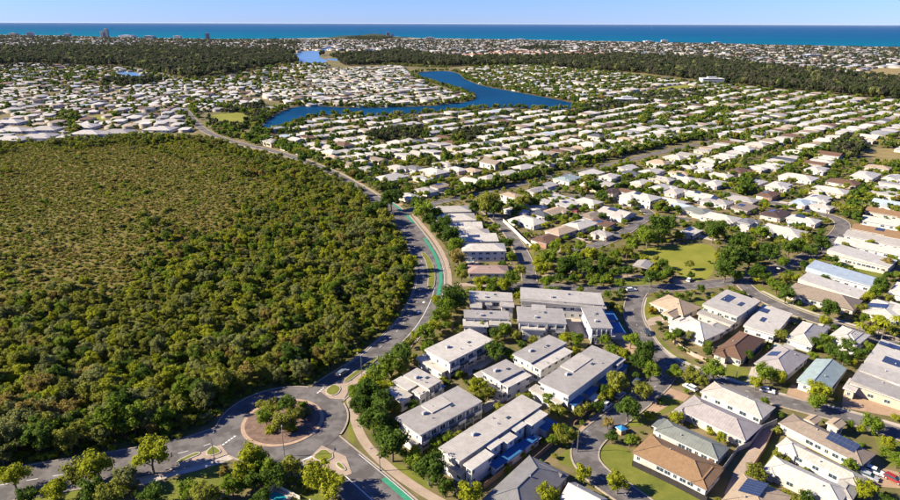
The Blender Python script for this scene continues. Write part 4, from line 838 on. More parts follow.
def house_mesh(name, A, ang, Ls, Ws, eaves, mats_roof, wallmat, seed):
    """many small houses in one mesh (far-off estate): wall box + hip roof with eaves, one island each"""
    rg = np.random.default_rng(seed); n = len(A); c, s = np.cos(ang), np.sin(ang)
    L, W, e = Ls / 2, Ws / 2, eaves; h = W * rg.uniform(.08, .30, n); r = np.maximum(L - W, 0.2); o = .5
    z0 = np.zeros(n)
    loc = [(-L + o, -W + o, z0), (L - o, -W + o, z0), (L - o, W - o, z0), (-L + o, W - o, z0), (-L + o, -W + o, e), (L - o, -W + o, e), (L - o, W - o, e), (-L + o, W - o, e),
           (-L, -W, e), (L, -W, e), (L, W, e), (-L, W, e), (-r, z0, e + h), (r, z0, e + h)]
    V = np.zeros((n, 14, 3))
    for i, (x, y, z) in enumerate(loc):
        V[:, i, 0] = A[:, 0] + x * c - y * s; V[:, i, 1] = A[:, 1] + x * s + y * c; V[:, i, 2] = z
    F = [(0, 1, 5, 4), (1, 2, 6, 5), (2, 3, 7, 6), (3, 0, 4, 7), (8, 9, 13, 12), (10, 11, 12, 13), (9, 10, 13), (11, 8, 12)]
    lens = np.tile([len(f) for f in F], n); base = (np.arange(n) * 14)[:, None]; loops = np.concatenate([np.array(f) for f in F])[None, :] + base
    me = bpy.data.meshes.new(name); me.vertices.add(n * 14); me.vertices.foreach_set('co', V.reshape(-1)); nl = loops.size
    me.loops.add(nl); me.loops.foreach_set('vertex_index', loops.reshape(-1).astype(np.int32)); me.polygons.add(len(lens))
    me.polygons.foreach_set('loop_start', np.concatenate([[0], np.cumsum(lens)[:-1]]).astype(np.int32))
    me.polygons.foreach_set('material_index', np.tile([0, 0, 0, 0, 1, 1, 1, 1], n).astype(np.int32))
    me.materials.append(wallmat); me.materials.append(mats_roof); me.update(calc_edges=True); me.validate(); return me
def far_roof(name, stops):
    stops = [(p, tuple(x * ALB for x in c)) for p, c in stops]; m, n, b = _nodes(name); g = N(n, 'ShaderNodeNewGeometry'); r = ramp(n, stops, 'CONSTANT'); n.links.new(g.outputs['Random Per Island'], r.inputs[0])
    st = ramp(n, [(0.35, (.85, .85, .85)), (.7, (1, 1, 1))]); n.links.new(noise(n, .15, 4), st.inputs[0])
    n.links.new(mixc(n, r.outputs[0], st.outputs[0], 1.0, 'MULTIPLY'), b.inputs['Base Color']); b.inputs['Roughness'].default_value = .7; b.inputs['Specular IOR Level'].default_value = .2; return m
RA = [(0, (0.58, 0.55, 0.50)), (.26, (0.49, 0.46, 0.42)), (.46, (.40, .385, .365)), (.58, (.31, .305, .30)), (.68, (.42, .34, .25)), (.77, (.17, .10, .065)), (.84, (.12, .12, .13)), (.90, (.30, .23, .17)), (.96, (.36, .42, .46))]
RC = [(0, (0.50, 0.48, 0.46)), (.26, (.38, .37, .36)), (.44, (.34, .28, .24)), (.58, (.27, .15, .11)), (.67, (.13, .13, .14)), (.82, (.19, .13, .10)), (.92, (.24, .29, .35))]
RT = [(0, (0.36, 0.15, 0.09)), (.5, (.45, .22, .14)), (.72, (.60, .50, .42)), (.9, (.62, .60, .56))]
FW = flat('far_wall', (0.50, 0.44, 0.36), .9, .2, .05)
TREES_FAR = []                                                      # (x, y, r, tall) scattered round the far houses
def yard_trees(A, ang, pv, per, rmin, rmax, seed, spread=1.0):
    rg = np.random.default_rng(seed); n = len(A); c, s = math.cos(ang), math.sin(ang)
    for k in range(per):
        half = A[:, 4]; back = np.where(half > .5, -1, 1) * pv * .22; front = np.where(half > .5, 1, -1) * pv * rg.uniform(.16, .27, n)
        v = np.where(rg.random(n) < .45, back, front) + rg.normal(0, 2.2, n); u = rg.uniform(-7, 7, n) * spread
        keep = rg.random(n) < .8
        x = A[:, 0] + u * c - v * s; y = A[:, 1] + u * s + v * c; r = rg.uniform(rmin, rmax, n) ** 1.0
        TREES_FAR.append(np.stack([x, y, r], 1)[keep])
HR = np.array([(a, b, c, d, e) for a, b, c, d, e in RECTS])
# mid estate: nearest ones are houses of their own
R_FILL = [(384, 168), (450, 164), (900, 164), (960, 170), (960, 205), (858, 206), (838, 204), (770, 222), (745, 226), (700, 222), (650, 210), (605, 238), (545, 246), (505, 215), (475, 195), (430, 190)]
A, P = estate([R_MID, R_FILL], GRID, 14.2, 56, seed=3)
fill = inpoly(P, R_FILL)
ok = np.where(fill, clear_of(A, RECTS, 6.0) & ~near_road(A[:, :2], pad=7.5), clear_of(A, RECTS, 9) & ~near_road(A[:, :2], pad=8.5))
A, P, fill = A[ok], P[ok], fill[ok]
order = np.argsort(-P[:, 1]); infr = (P[:, 0] > 2) & (P[:, 0] < 898)
N_HAND = sum(1 for o in COL.objects if o.get('category') == 'house')
pick = [i for i in order if infr[i]][:max(0, 288 - N_HAND)]
pickset = set(pick); rows = {}
for i in pick: rows.setdefault(-999 if fill[i] else int(A[i, 2]), []).append(i)
_boxm = {}
def unit_meshes(rc, wl, kd):
    k = (rc, wl, kd)
    if k not in _boxm:
        rf = Roof(kd if kd != 'flat' else 'skillion', 17, 11.5, 2.9, 15 if kd != 'flat' else 4); m_ = MB(); rf.mesh(m_); _boxm[k] = (m_.mesh('roof', [RM(rc), FASCIA]), MB().box(0, 0, 0, 15.9, 10.4, 2.69, bottom=False).mesh('wall', WM(wl)))
    return _boxm[k]
for ri, row in enumerate([-999] * (-999 in rows) + sorted((r for r in rows if r != -999), key=lambda r: -max(P[i][1] for i in rows[r]))):
    for j, i in enumerate(sorted(rows[row], key=lambda i: P[i][0])):
        t = R_.random(); acc = 0
        for rc, pr in PAL:
            acc += pr
            if t < acc: break
        wl = R_.choice(['white', 'cream', 'beige']); rm_, wm_ = unit_meshes(rc, wl, R_.choice(['hip', 'hip', 'gable', 'flat']))
        root = thing('house', (f'small {rc}-roofed house tucked into the estate above the park, {nth(j)} from the left' if row == -999 else f'{rc}-roofed house, {nth(j)} from the left in the {nth(ri - 1)} row past the hedge'), 'house', (A[i, 0], A[i, 1], 0), GRID + math.pi / 2 + R_.uniform(-.05, .05), 'houses')
        k = R_.uniform(.88, 1.12); root.scale = (k * 1.04, k * R_.uniform(.98, 1.14), R_.choice([.92, .92, .95, 1, 1, 1, 1, 1.5]))
        link('wall', wm_, root); link('roof', rm_, root)
        for sx in (-5.5, -1.5, 3.5): link('window', window_mesh(1.7, 1.2), root, (sx, 5.2, 1.5), math.pi)
        link('garage_door', WIN['garage_door'], root, (-7.98, 0, .02), -math.pi / 2)
rest = np.array([i for i in range(len(A)) if i not in pickset]); yard_trees(A, GRID, 60, 8, 1.2, 3.3, 5)
def far_block(name, label, A, ang, smin, smax, roofm, seed, e0=2.8):
    rg = np.random.default_rng(seed); n = len(A)
    if not n: return
    Ls = rg.uniform(15, 19, n) * rg.uniform(smin, smax, n); Ws = Ls * rg.uniform(.6, .72, n); an = ang + math.pi / 2 + rg.normal(0, .05, n) + (rg.random(n) < .12) * math.pi / 2
    struct(link(name, house_mesh(name, A, an, Ls, Ws, rg.choice([e0, e0, e0 - .2, e0 - .2, e0 - .3, e0 + .3, e0 + .2, e0 * 1.7], n), roofm, FW, seed)), 'stuff', label)
fa = far_roof('far_roof_pale', RA); fc = far_roof('far_roof_coast', RC); ft = far_roof('far_roof_tile', RT)
far_block('estate_housing', 'pale-roofed estate houses packed in rows below the lake', A[rest], GRID, .95, 1.1, fa, 6)
for nm, lb, polys, an, pu, pv, sm, rf, sd_, per, r0, r1 in (
    ('lakeside_housing', 'pale roofs packed on the point of land inside the lake', [R_PEN], GRID, 15, 52, (1., 1.2), fa, 21, 4, 1.4, 3.2),
    ('lakeside_housing', 'pale roofs in rows beyond the lake channel', [R_CHAN], GRID, 16, 60, (1., 1.2), fa, 22, 6, 1.8, 4.0),
    ('left_estate_housing', 'white roofs in rows behind the forest at the left', [R_LEFT], math.radians(8), 17, 58, (1., 1.25), fa, 23, 3, 1.6, 3.6),
    ('left_estate_housing', 'mixed pale and red roofs among trees at the far left', [R_LEFT2], math.radians(15), 22, 80, (1.1, 1.4), fc, 24, 4, 2.5, 4.5),
    ('coast_housing', 'dense coastal town of pale and brown roofs at the left', [R_COASTL], math.radians(20), 30, 84, (1.5, 2.6), fc, 25, 3, 4, 7),
    ('coast_housing', 'dense coastal town of pale roofs along the middle of the shore', [R_COASTM], math.radians(30), 25, 72, (1.4, 2.1), fc, 26, 3, 3, 6),
    ('coast_housing', 'dense coastal town of pale roofs along the shore at the right', [R_COASTR], math.radians(30), 22, 66, (1.3, 1.9), fc, 27, 3, 3, 6),
    ('coast_housing', 'patch of red-roofed houses near the coast', [R_RED], math.radians(30), 24, 70, (1.3, 1.7), ft, 28, 1, 4, 6)):
    B, PB = estate(polys, an, pu, pv, seed=sd_)
    okb = clear_of(B, RECTS[-11:] if sd_ == 23 else [], 8) & ~near_road(B[:, :2], pad=6); B = B[okb]
    far_block(nm, lb, B, an, sm[0], sm[1], rf, sd_, 2.9 if sd_ < 25 else 4.5); yard_trees(B, an, pv, per, r0, r1, sd_ + 50, pu / 14)

# ------------------------------------------------------------------ plants
def crown_mesh(name, seed, lobes, cards, size, zc, rz, mat, core=0.68, lr=(.26, .46)):
    """a crown of many leaf-sized faces on uneven lobes round (0,0,zc); unit radius"""
    rg = np.random.default_rng(seed); C = []
    for i in range(lobes):
        t = rg.uniform(0, 2 * math.pi); q = math.sqrt(rg.uniform(0, 1)) * .74; zz = rg.uniform(-.55, .75) * rz * (1 - q * .45)
        C.append((q * math.cos(t), q * math.sin(t), zc + zz, rg.uniform(*lr)))
    C = np.array(C); per = cards // lobes; V, F = [], []
    for i, (x, y, z, r) in enumerate(C):
        d = rg.normal(size=(per, 3)); d[:, 2] = d[:, 2] * .9 + .25; d /= np.linalg.norm(d, axis=1)[:, None]
        rr = r * rg.uniform(.72, 1.28, per); p = np.array([x, y, z]) + d * rr[:, None] * (1, 1, .85)
        inside = np.zeros(per, bool)
        for j, (a, b, c, s) in enumerate(C):
            if j != i: inside |= np.linalg.norm((p - (a, b, c)) / (1, 1, .85), axis=1) < s * .80
        p, d = p[~inside], d[~inside]; nn = d + rg.normal(size=d.shape) * .45; nn /= np.linalg.norm(nn, axis=1)[:, None]
        u = np.cross(nn, rg.normal(size=d.shape)); u /= np.linalg.norm(u, axis=1)[:, None]; v = np.cross(nn, u)
        sz = size * rg.uniform(.6, 1.35, len(p))[:, None]
        k = sum(len(q) for q in V); V.append(np.stack([p - u * sz, p + v * sz * .8, p + u * sz, p - v * sz * .8], 1).reshape(-1, 3))
        F += [(k + 4 * a, k + 4 * a + 1, k + 4 * a + 2, k + 4 * a + 3) for a in range(len(p))]
    ico = [(0, 0, 1)] + [(math.cos(a) * .894, math.sin(a) * .894, .447) for a in [2 * math.pi * i / 5 for i in range(5)]] + [(math.cos(a) * .894, math.sin(a) * .894, -.447) for a in [2 * math.pi * (i + .5) / 5 for i in range(5)]] + [(0, 0, -1)]
    fi = [(0, 1 + i, 1 + (i + 1) % 5) for i in range(5)] + [(1 + i, 6 + i, 1 + (i + 1) % 5) for i in range(5)] + [(1 + (i + 1) % 5, 6 + i, 6 + (i + 1) % 5) for i in range(5)] + [(11, 6 + (i + 1) % 5, 6 + i) for i in range(5)]
    for (x, y, z, r) in C:
        k = sum(len(q) for q in V); V.append(np.array(ico) * r * core * (1, 1, .85) + (x, y, z)); F += [tuple(k + i for i in f) for f in fi]
    me = bpy.data.meshes.new(name); me.from_pydata(np.concatenate(V).tolist(), [], F); me.materials.append(mat); return me, C
def trunk_mesh(name, C, zt, r0, seed):
    rg = random.Random(seed); m = MB(); top = (0.05, 0.03, zt); m.tube((0, 0, -.05), (.02, -.02, zt * .55), r0, r0 * .75, 7); m.tube((.02, -.02, zt * .55), top, r0 * .75, r0 * .5, 7)
    for (x, y, z, r) in sorted(C.tolist(), key=lambda c: -c[3])[:5]: m.tube(top if z > zt else (.02, -.02, zt * .55), (x * .8, y * .8, z), r0 * .42, r0 * .14, 5)
    return m.mesh(name, barkmat())
KIND = {  # crown centre height, crown half height, cards, leaf size, lobes, trunk radius (all in crown radii)
    'broad': dict(zc=1.25, rz=.84, cards=2000, size=.068, lobes=20, tr=.075, lr=(.18, .40)), 'gum': dict(zc=1.6, rz=1.4, cards=2200, size=.066, lobes=24, tr=.06, lr=(.16, .36)),
    'shrub': dict(zc=.62, rz=.5, cards=520, size=.13, lobes=8, tr=.06), 'far': dict(zc=1.0, rz=.8, cards=200, size=.21, lobes=7, tr=.06)}
CROWN, TRUNK = {}, {}
for kd, nvar in (('broad', 4), ('gum', 5), ('shrub', 3), ('far', 3)):
    k = KIND[kd]
    for v in range(nvar):
        CROWN[kd, v], C_ = crown_mesh('crown', 100 + v * 7 + len(kd), k['lobes'], k['cards'], k['size'], k['zc'], k['rz'], LM('mid green'), lr=k.get('lr', (.26, .46)))
        TRUNK[kd, v] = trunk_mesh('trunk', C_, k['zc'] * .8, k['tr'], v)
def tree(label, kd, x, y, r, colour, group, v=None, hs=1.0, name='tree', cat='tree'):
    v = R_.randrange(4 if kd == 'broad' else 5 if kd == 'gum' else 3) if v is None else v
    root = thing(name, label, cat, (x, y, 0), R_.uniform(0, 6.28), group); root.scale = (r, r, r * hs)
    c = link('crown', CROWN[kd, v], root); c.material_slots[0].link = 'OBJECT'; c.material_slots[0].material = LM(colour)
    link('trunk', TRUNK[kd, v], root); return root
def place(px, py, rpx, kd):                                         # crown centre and radius in photo px -> ground point and radius
    z = 3.0
    for _ in range(4):
        g = G(px, py, z); d = _F.dot(g - Vector((0, 0, CAM_H))); r = rpx * d / FPX; z = KIND[kd]['zc'] * r
    return g.x, g.y, r
TREES = []                                                          # kept clear by the shrub scatter
DG_, MG_, YG, OL, GG, BN, OC = 'dark green', 'mid green', 'yellow-green', 'olive', 'grey-green', 'brownish', 'ochre'
def grove(where, items, group, kd='broad'):
    for i, it in enumerate(sorted(items, key=lambda t: t[0])):
        px, py, rp, colr = it[:4]; k = it[4] if len(it) > 4 else kd; x, y, r = place(px, py, rp, k); TREES.append((x, y, r))
        nm = 'shrub' if k == 'shrub' else 'tree'
        tree(f'{colr} {nm} {where}, {nth(i)} from the left', k, x, y, r * (1.06 if 'park' in where else 1.2), colr, group, name=nm, cat=nm)
grove('in the belt between forest road and townhouses', [(402, 354, 11, DG_), (391, 366, 10, MG_), (379, 377, 10, MG_), (369, 393, 13, DG_), (361, 408, 11, DG_), (381, 404, 12, DG_), (373, 421, 14, DG_), (365, 383, 8, YG), (355, 394, 8, MG_), (385, 388, 8, YG), (392, 445, 16, DG_),
       (413, 461, 9, MG_), (429, 470, 15, DG_), (445, 488, 9, DG_), (470, 496, 13, YG), (389, 427, 9, DG_), (376, 384, 8, MG_)], 'garden trees round the townhouses')
grove('near the bend of the forest road', [(455, 299, 12, DG_), (446, 308, 10, MG_), (439, 317, 8, MG_), (426, 334, 9, MG_), (433, 327, 7, YG), (416, 337, 5, YG), (427, 348, 7, MG_), (410, 343, 5, OL), (436, 300, 5, YG)], 'garden trees round the townhouses')
grove('on the mulch of the roundabout', [(273, 408, 8, OL), (287, 406, 10, DG_), (266, 418, 8, MG_), (279, 424, 9, OL), (295, 415, 8, OL), (305, 414, 6, GG, 'shrub'), (263, 404, 6, OL, 'shrub'), (290, 428, 6, YG, 'shrub'), (272, 430, 5, YG, 'shrub'), (301, 406, 5, MG_, 'shrub')], 'planting on the roundabout')
grove('below the roundabout at the bottom edge', [(254, 459, 13, YG), (243, 476, 12, YG), (266, 469, 11, MG_), (291, 467, 10, OL), (276, 480, 11, DG_), (320, 478, 14, YG), (332, 489, 12, YG), (303, 483, 6, MG_, 'shrub'), (309, 488, 6, OL, 'shrub'), (232, 487, 11, MG_), (205, 496, 11, OL), (188, 492, 9, MG_), (254, 482, 10, DG_), (262, 497, 8, DG_), (225, 470, 5, BN, 'shrub')],
      'trees along the bottom edge')
grove('beside the lower-left road', [(151, 458, 15, YG), (97, 468, 14, YG), (79, 474, 12, OL), (13, 477, 13, YG), (54, 491, 11, YG), (91, 491, 12, DG_), (127, 478, 11, GG), (112, 497, 12, OL), (150, 497, 10, DG_), (28, 496, 9, DG_)], 'trees along the bottom edge')
grove('in the townhouse courtyards', [(480, 327, 6, MG_), (505, 331, 7, MG_), (516, 336, 5, OL), (496, 353, 9, DG_), (478, 386, 9, YG), (488, 393, 7, OL), (565, 339, 6, YG), (577, 340, 7, MG_), (505, 468, 5, YG, 'shrub'), (520, 456, 5, YG, 'shrub'), (532, 446, 4, YG, 'shrub'), (556, 430, 6, YG), (574, 436, 6, OL), (548, 400, 6, MG_), (548, 496, 10, YG),
       (600, 400, 5, OL), (588, 408, 5, OL), (467, 341, 4, MG_, 'shrub'), (566, 412, 4, OL, 'shrub'), (540, 442, 4, MG_, 'shrub')], 'garden trees round the townhouses')
grove('along the dead-end street', [(645, 352, 11, DG_), (640, 363, 10, DG_), (631, 341, 7, MG_), (612, 352, 6, MG_), (651, 372, 9, MG_), (617, 384, 11, OL), (608, 393, 6, YG), (643, 391, 9, OL), (628, 410, 12, DG_), (675, 373, 7, MG_), (691, 375, 8, OL), (714, 371, 10, MG_), (702, 382, 6, OL), (612, 437, 6, DG_), (630, 441, 6, MG_), (618, 484, 10, YG), (608, 424, 5, BN), (625, 355, 6, YG), (660, 402, 4, DG_, 'shrub'), (664, 318, 4, DG_, 'shrub'), (652, 310, 5, OC, 'shrub')], 'street trees among the near houses')
grove('between the houses of the lower right', [(766, 374, 9, MG_), (756, 384, 6, YG), (819, 392, 10, YG), (816, 403, 8, MG_), (873, 425, 9, MG_), (888, 444, 7, YG), (886, 453, 5, MG_), (866, 492, 9, YG), (898, 460, 8, MG_), (833, 352, 7, DG_), (844, 358, 7, DG_), (857, 354, 7, DG_), (816, 343, 6, DG_), (690, 336, 5, GG), (708, 352, 5, DG_), (781, 336, 6, OL), (722, 318, 5, DG_), (776, 430, 5, OL, 'shrub'), (664, 432, 4, OL, 'shrub'), (848, 346, 6, DG_), (712, 432, 4, YG, 'shrub'), (826, 340, 6, MG_), (748, 356, 5, DG_)], 'street trees among the near houses')
grove('along the climbing street at the right', [(829, 310, 9, DG_), (764, 278, 6, DG_), (786, 296, 7, DG_), (777, 288, 6, MG_), (771, 283, 5, MG_), (861, 309, 5, OL), (880, 326, 7, YG), (868, 331, 6, YG), (882, 285, 7, DG_), (874, 292, 6, MG_), (784, 279, 5, OL), (797, 303, 4, DG_, 'shrub'), (812, 308, 4, OL, 'shrub'), (887, 263, 5, 'brownish'), (895, 332, 6, OL)], 'street trees among the near houses')
grove('round the park lawn', [(660, 226, 13, DG_), (648, 236, 10, MG_), (670, 223, 9, DG_), (633, 244, 8, MG_), (627, 251, 7, OL), (714, 230, 11, DG_), (735, 257, 14, DG_), (726, 271, 10, DG_), (741, 242, 12, DG_), (756, 272, 9, DG_), (771, 252, 10, DG_), (790, 248, 9, DG_), (799, 244, 8, MG_), (807, 239, 8, OL), (763, 232, 8, MG_), (823, 243, 9, DG_), (726, 262, 11, DG_), (652, 277, 9, DG_), (663, 276, 6, MG_), (668, 272, 6, DG_), (691, 275, 4, DG_), (750, 258, 9, DG_), (738, 276, 6, MG_), (783, 262, 6, MG_), (700, 226, 6, DG_), (644, 232, 8, DG_), (812, 250, 7, DG_)], 'park trees')
grove('in the shrubbery left of the park', [(606, 262, 8, DG_), (598, 270, 7, DG_), (615, 255, 6, MG_), (565, 264, 10, DG_), (576, 262, 10, MG_), (586, 268, 9, DG_), (549, 257, 10, MG_), (541, 268, 8, YG), (591, 254, 8, YG), (555, 246, 7, MG_), (537, 262, 6, YG), (546, 281, 7, MG_), (560, 278, 5, DG_), (616, 272, 7, DG_), (604, 281, 5, MG_), (628, 270, 6, DG_), (574, 279, 6, DG_), (592, 283, 5, MG_), (535, 248, 6, YG), (567, 250, 7, OL), (580, 246, 6, MG_), (620, 283, 5, MG_)], 'park trees')
grove('beside the stacked white houses', [(440, 229, 9, DG_), (449, 236, 9, DG_), (455, 246, 8, MG_), (430, 221, 7, DG_), (423, 212, 9, MG_), (445, 222, 7, DG_), (458, 258, 7, BN), (416, 204, 7, DG_), (462, 276, 6, OL), (513, 279, 7, MG_), (505, 286, 7, YG), (490, 283, 6, MG_), (480, 282, 6, YG), (520, 271, 6, OL), (508, 243, 5, DG_), (512, 258, 5, MG_), (487, 204, 11, OL), (494, 210, 8, DG_), (477, 208, 7, DG_), (523, 202, 8, OL), (534, 203, 6, DG_), (516, 209, 6, DG_), (437, 214, 6, MG_)], 'park trees')
grove('at the junction beyond the forest', [(391, 200, 9, DG_), (382, 207, 6, DG_), (398, 196, 6, DG_), (371, 212, 8, DG_), (384, 216, 7, OL), (376, 226, 8, OL)], 'park trees')
# palms at the right edge
def palm(label, px, py, h):
    g = G(px, py); root = thing('palm_tree', label, 'palm tree', g, 0, 'palm trees at the right edge'); m = MB(); m.tube((0, 0, -.05), (.15, .05, h * .6), .22, .17, 7); m.tube((.15, .05, h * .6), (.2, .1, h), .17, .13, 7); m.build('trunk', barkmat(), root)
    for i in range(13):
        a = 2 * math.pi * i / 13 + R_.uniform(-.2, .2); up = R_.uniform(.1, .9); f = MB(); L = R_.uniform(2.2, 3.0); pts = []
        for k in range(6):
            t = k / 5; pts.append((L * t, 0, up * L * t - 1.15 * L * t * t * (.6 + .4 * up), .42 * math.sin(math.pi * min(1, t * .9 + .12)) + .03))
        for p, q in zip(pts[:-1], pts[1:]):
            f.poly([(p[0], 0, p[2]), (q[0], 0, q[2]), (q[0], q[3], q[2] - q[3] * .5), (p[0], p[3], p[2] - p[3] * .5)]); f.poly([(p[0], -p[3], p[2] - p[3] * .5), (q[0], -q[3], q[2] - q[3] * .5), (q[0], 0, q[2]), (p[0], 0, p[2])])
        f.build('frond', LM(YG), root, (.2, .1, h), a)
for i, (px, py, h) in enumerate([(872, 335, 6.5), (881, 341, 7.5), (893, 333, 6.5), (877, 330, 5.5), (857, 337, 5.5)]):
    palm(f'yellowish fan-crowned palm near the solar-roofed white house, {nth([4, 0, 2, 1, 3].index([4, 0, 3, 1, 2].index(i)) if False else sorted(range(5), key=lambda k: [872, 881, 893, 877, 857][k]).index(i))} from the left', px, py, h)

# ---- forest: nearest trees singly, the rest as one canopy
def snoise(x, y, s, ph=0.0):
    return (np.sin(x / s + ph) * np.cos(y / s * 1.3 - ph) + .6 * np.sin(x / s * 2.3 + y / s * 1.7 + ph * 2) + .4 * np.cos(x / s * 4.1 - y / s * 3.3 + ph)) / 2
def scatter(poly_px, step, seed, pad=0.45):
    rg = np.random.default_rng(seed); B = np.array([tuple(G2(p))[:2] for p in poly_px]); lo, hi = B.min(0), B.max(0)
    xs, ys = np.meshgrid(np.arange(lo[0], hi[0], step), np.arange(lo[1], hi[1], step)); p = np.stack([xs.ravel(), ys.ravel()], 1); p[:, 0] += (np.floor((p[:, 1] - lo[1]) / step) % 2) * step / 2
    p += rg.uniform(-pad, pad, p.shape) * step; q, _ = PX(np.c_[p, np.zeros(len(p))]); k = inpoly(q, poly_px); return p[k], q[k], rg
p, q, rg = scatter(FOREST, 3.0, 41, .7)
heath = np.zeros(len(p)); hin = inpoly(q, HEATH); hd = np.minimum.reduce([seg_dist(p, [tuple(G2(a))[:2], tuple(G2(b))[:2]]) for a, b in zip(HEATH, HEATH[1:] + HEATH[:1])])
heath = np.where(hin, np.clip(.5 + hd / 150, 0, 1), np.clip(.5 - hd / 150, 0, 1)) + .30 * snoise(p[:, 0], p[:, 1], 26, 5.0) + .08 * rg.normal(size=len(p))
nz = snoise(p[:, 0], p[:, 1], 38, 1.3); nz2 = snoise(p[:, 0], p[:, 1], 61, .4)
hh = np.clip((heath - .2) / .6, 0, 1); hh = hh * hh * (3 - 2 * hh)
fr = 1.25 + 2.0 * rg.random(len(p)) ** 1.3 + .5 * nz + np.clip((q[:, 1] - 330) / 130, 0, 1) * 1.1; sr = rg.uniform(.4, 1.35, len(p)) ** 1.2
rad = np.maximum(.45, fr * (1 - hh) + sr * hh)
keep = (rg.random(len(p)) < np.where(hh > .6, .95, np.where(rad > 2.8, .60, .88))) & ~near_road(p, pad=2.2)
p, q, rad, heath, nz, nz2 = p[keep], q[keep], rad[keep], heath[keep], nz[keep], nz2[keep]; n = len(p)
emerg = (heath > .5) & (rg.random(n) < .03 + .06 * (nz > .35)); rad[emerg] = rg.uniform(1.6, 3.2, emerg.sum())
u = rg.random(n) + .25 * nz + .22 * nz2 * (heath > .5)
colour = np.where(heath < .5, np.select([u < .38, u < .56, u < .66, u < .82, u < .95], [0, 1, 2, 3, 4], 5), np.select([u < .28, u < .48, u < .60, u < .82], [5, 0, 1, 0], np.where(u < 1.0, 4, 3)))   # olive, grey-green, dark, yellow-green, mid, brownish
CN = [OL, GG, DG_, YG, MG_, BN]
d_cam = np.hypot(p[:, 0], p[:, 1] - 0); vis = (q[:, 0] > -4) & (q[:, 0] < 900) & (q[:, 1] < 510)
N_TREES = sum(1 for o in COL.objects if o.get('category') == 'tree')
road_d = np.minimum(np.minimum(seg_dist(p, L_N), seg_dist(p, L_W)), np.hypot(p[:, 0] - RB_C.x, p[:, 1] - RB_C.y) - 8)
cand = np.where(vis & (road_d < 26) & (rad > 2.2) & (heath < .3) & (q[:, 1] > 215))[0]; cand = cand[np.argsort(d_cam[cand] - 2.5 * rad[cand])][:max(0, 296 - N_TREES)]
single = np.zeros(n, bool); single[cand] = True
zone = {'at the forest foot above the lower-left road': [], 'at the forest edge behind the roundabout': [], 'at the forest edge along the curving road': []}
zk = list(zone)
for i in cand: zone[zk[0] if q[i, 0] < 190 else zk[1] if q[i, 0] < 325 else zk[2]].append(i)
for zn, ids in zone.items():
    for j, i in enumerate(sorted(ids, key=lambda i: q[i, 0])):
        cl = CN[colour[i]]; cl = {YG: OL}.get(cl, cl) if R_.random() < .6 else cl
        tree(f'{cl} gum tree {zn}, {nth(j)} from the left', 'gum', p[i, 0], p[i, 1], rad[i], cl, 'forest edge trees', hs=R_.uniform(.85, 1.15))

# ---- masses nobody could count: instances on points, one object each
def protos(cname, kd, nv, colours):
    c = bpy.data.collections.new(cname); i = 0
    for cl in colours:
        for v in range(nv):
            me = CROWN[kd, v].copy(); me.materials.clear(); me.materials.append(LM(cl)); o = bpy.data.objects.new(f'{cname}_{i:03d}', me); c.objects.link(o); i += 1
    return c
def gn_group(coll):
    g = bpy.data.node_groups.new('planting', 'GeometryNodeTree'); g.interface.new_socket('Geometry', in_out='INPUT', socket_type='NodeSocketGeometry'); g.interface.new_socket('Geometry', in_out='OUTPUT', socket_type='NodeSocketGeometry')
    a, b = g.nodes.new('NodeGroupInput'), g.nodes.new('NodeGroupOutput'); ip = g.nodes.new('GeometryNodeInstanceOnPoints'); ci = g.nodes.new('GeometryNodeCollectionInfo')
    ci.inputs[0].default_value = coll; ci.inputs['Separate Children'].default_value = True; ci.inputs['Reset Children'].default_value = True
    def attr(nm, dt):
        x = g.nodes.new('GeometryNodeInputNamedAttribute'); x.data_type = dt; x.inputs[0].default_value = nm; return x.outputs[0]
    l = g.links.new; l(a.outputs[0], ip.inputs['Points']); l(ci.outputs[0], ip.inputs['Instance']); ip.inputs['Pick Instance'].default_value = True
    l(attr('pick', 'INT'), ip.inputs['Instance Index']); l(attr('turn', 'FLOAT_VECTOR'), ip.inputs['Rotation']); l(attr('size', 'FLOAT_VECTOR'), ip.inputs['Scale']); l(ip.outputs[0], b.inputs[0]); return g
def mass(name, label, coll, xy, r, pick, hs, seed):
    rg = np.random.default_rng(seed); n = len(xy); me = bpy.data.meshes.new(name); me.vertices.add(n); me.vertices.foreach_set('co', np.c_[xy, np.zeros(n)].astype(np.float32).ravel())
    t = np.zeros((n, 3), np.float32); t[:, 2] = rg.uniform(0, 6.28, n); s = np.stack([r * rg.uniform(.85, 1.2, n), r * rg.uniform(.85, 1.2, n), r * hs], 1).astype(np.float32)
    for nm, ty, d, key in (('pick', 'INT', pick.astype(np.int32), 'value'), ('turn', 'FLOAT_VECTOR', t.ravel(), 'vector'), ('size', 'FLOAT_VECTOR', s.ravel(), 'vector')):
        me.attributes.new(nm, ty, 'POINT').data.foreach_set(key, d)
    o = link(name, me); o.modifiers.new('planting', 'NODES').node_group = gn_group(coll); return struct(o, 'stuff', label)
rest = ~single; tall = rest & (heath < .5); low = rest & ~tall
cg_ = protos('gum_crown', 'gum', 5, CN); cs_ = protos('shrub_crown', 'shrub', 3, CN); cf_ = protos('far_crown', 'far', 3, [DG_, OL, MG_, GG, BN]); cw_ = protos('wood_crown', 'far', 3, ['wood dark', 'wood grey', GG]); cb_ = protos('broad_crown', 'broad', 3, [DG_, MG_, OL, YG])
mass('forest_canopy', 'dense olive and yellow-green forest filling the left half', cg_, p[tall], rad[tall], colour[tall] * 5 + rg.integers(0, 5, tall.sum()), rg.uniform(.6, 1.05, tall.sum()), 61)
mass('heath_scrub', 'low brown-green scrub on the open heath', cs_, p[low], rad[low], colour[low] * 3 + rg.integers(0, 3, low.sum()), rg.uniform(.45, .85, low.sum()), 62)
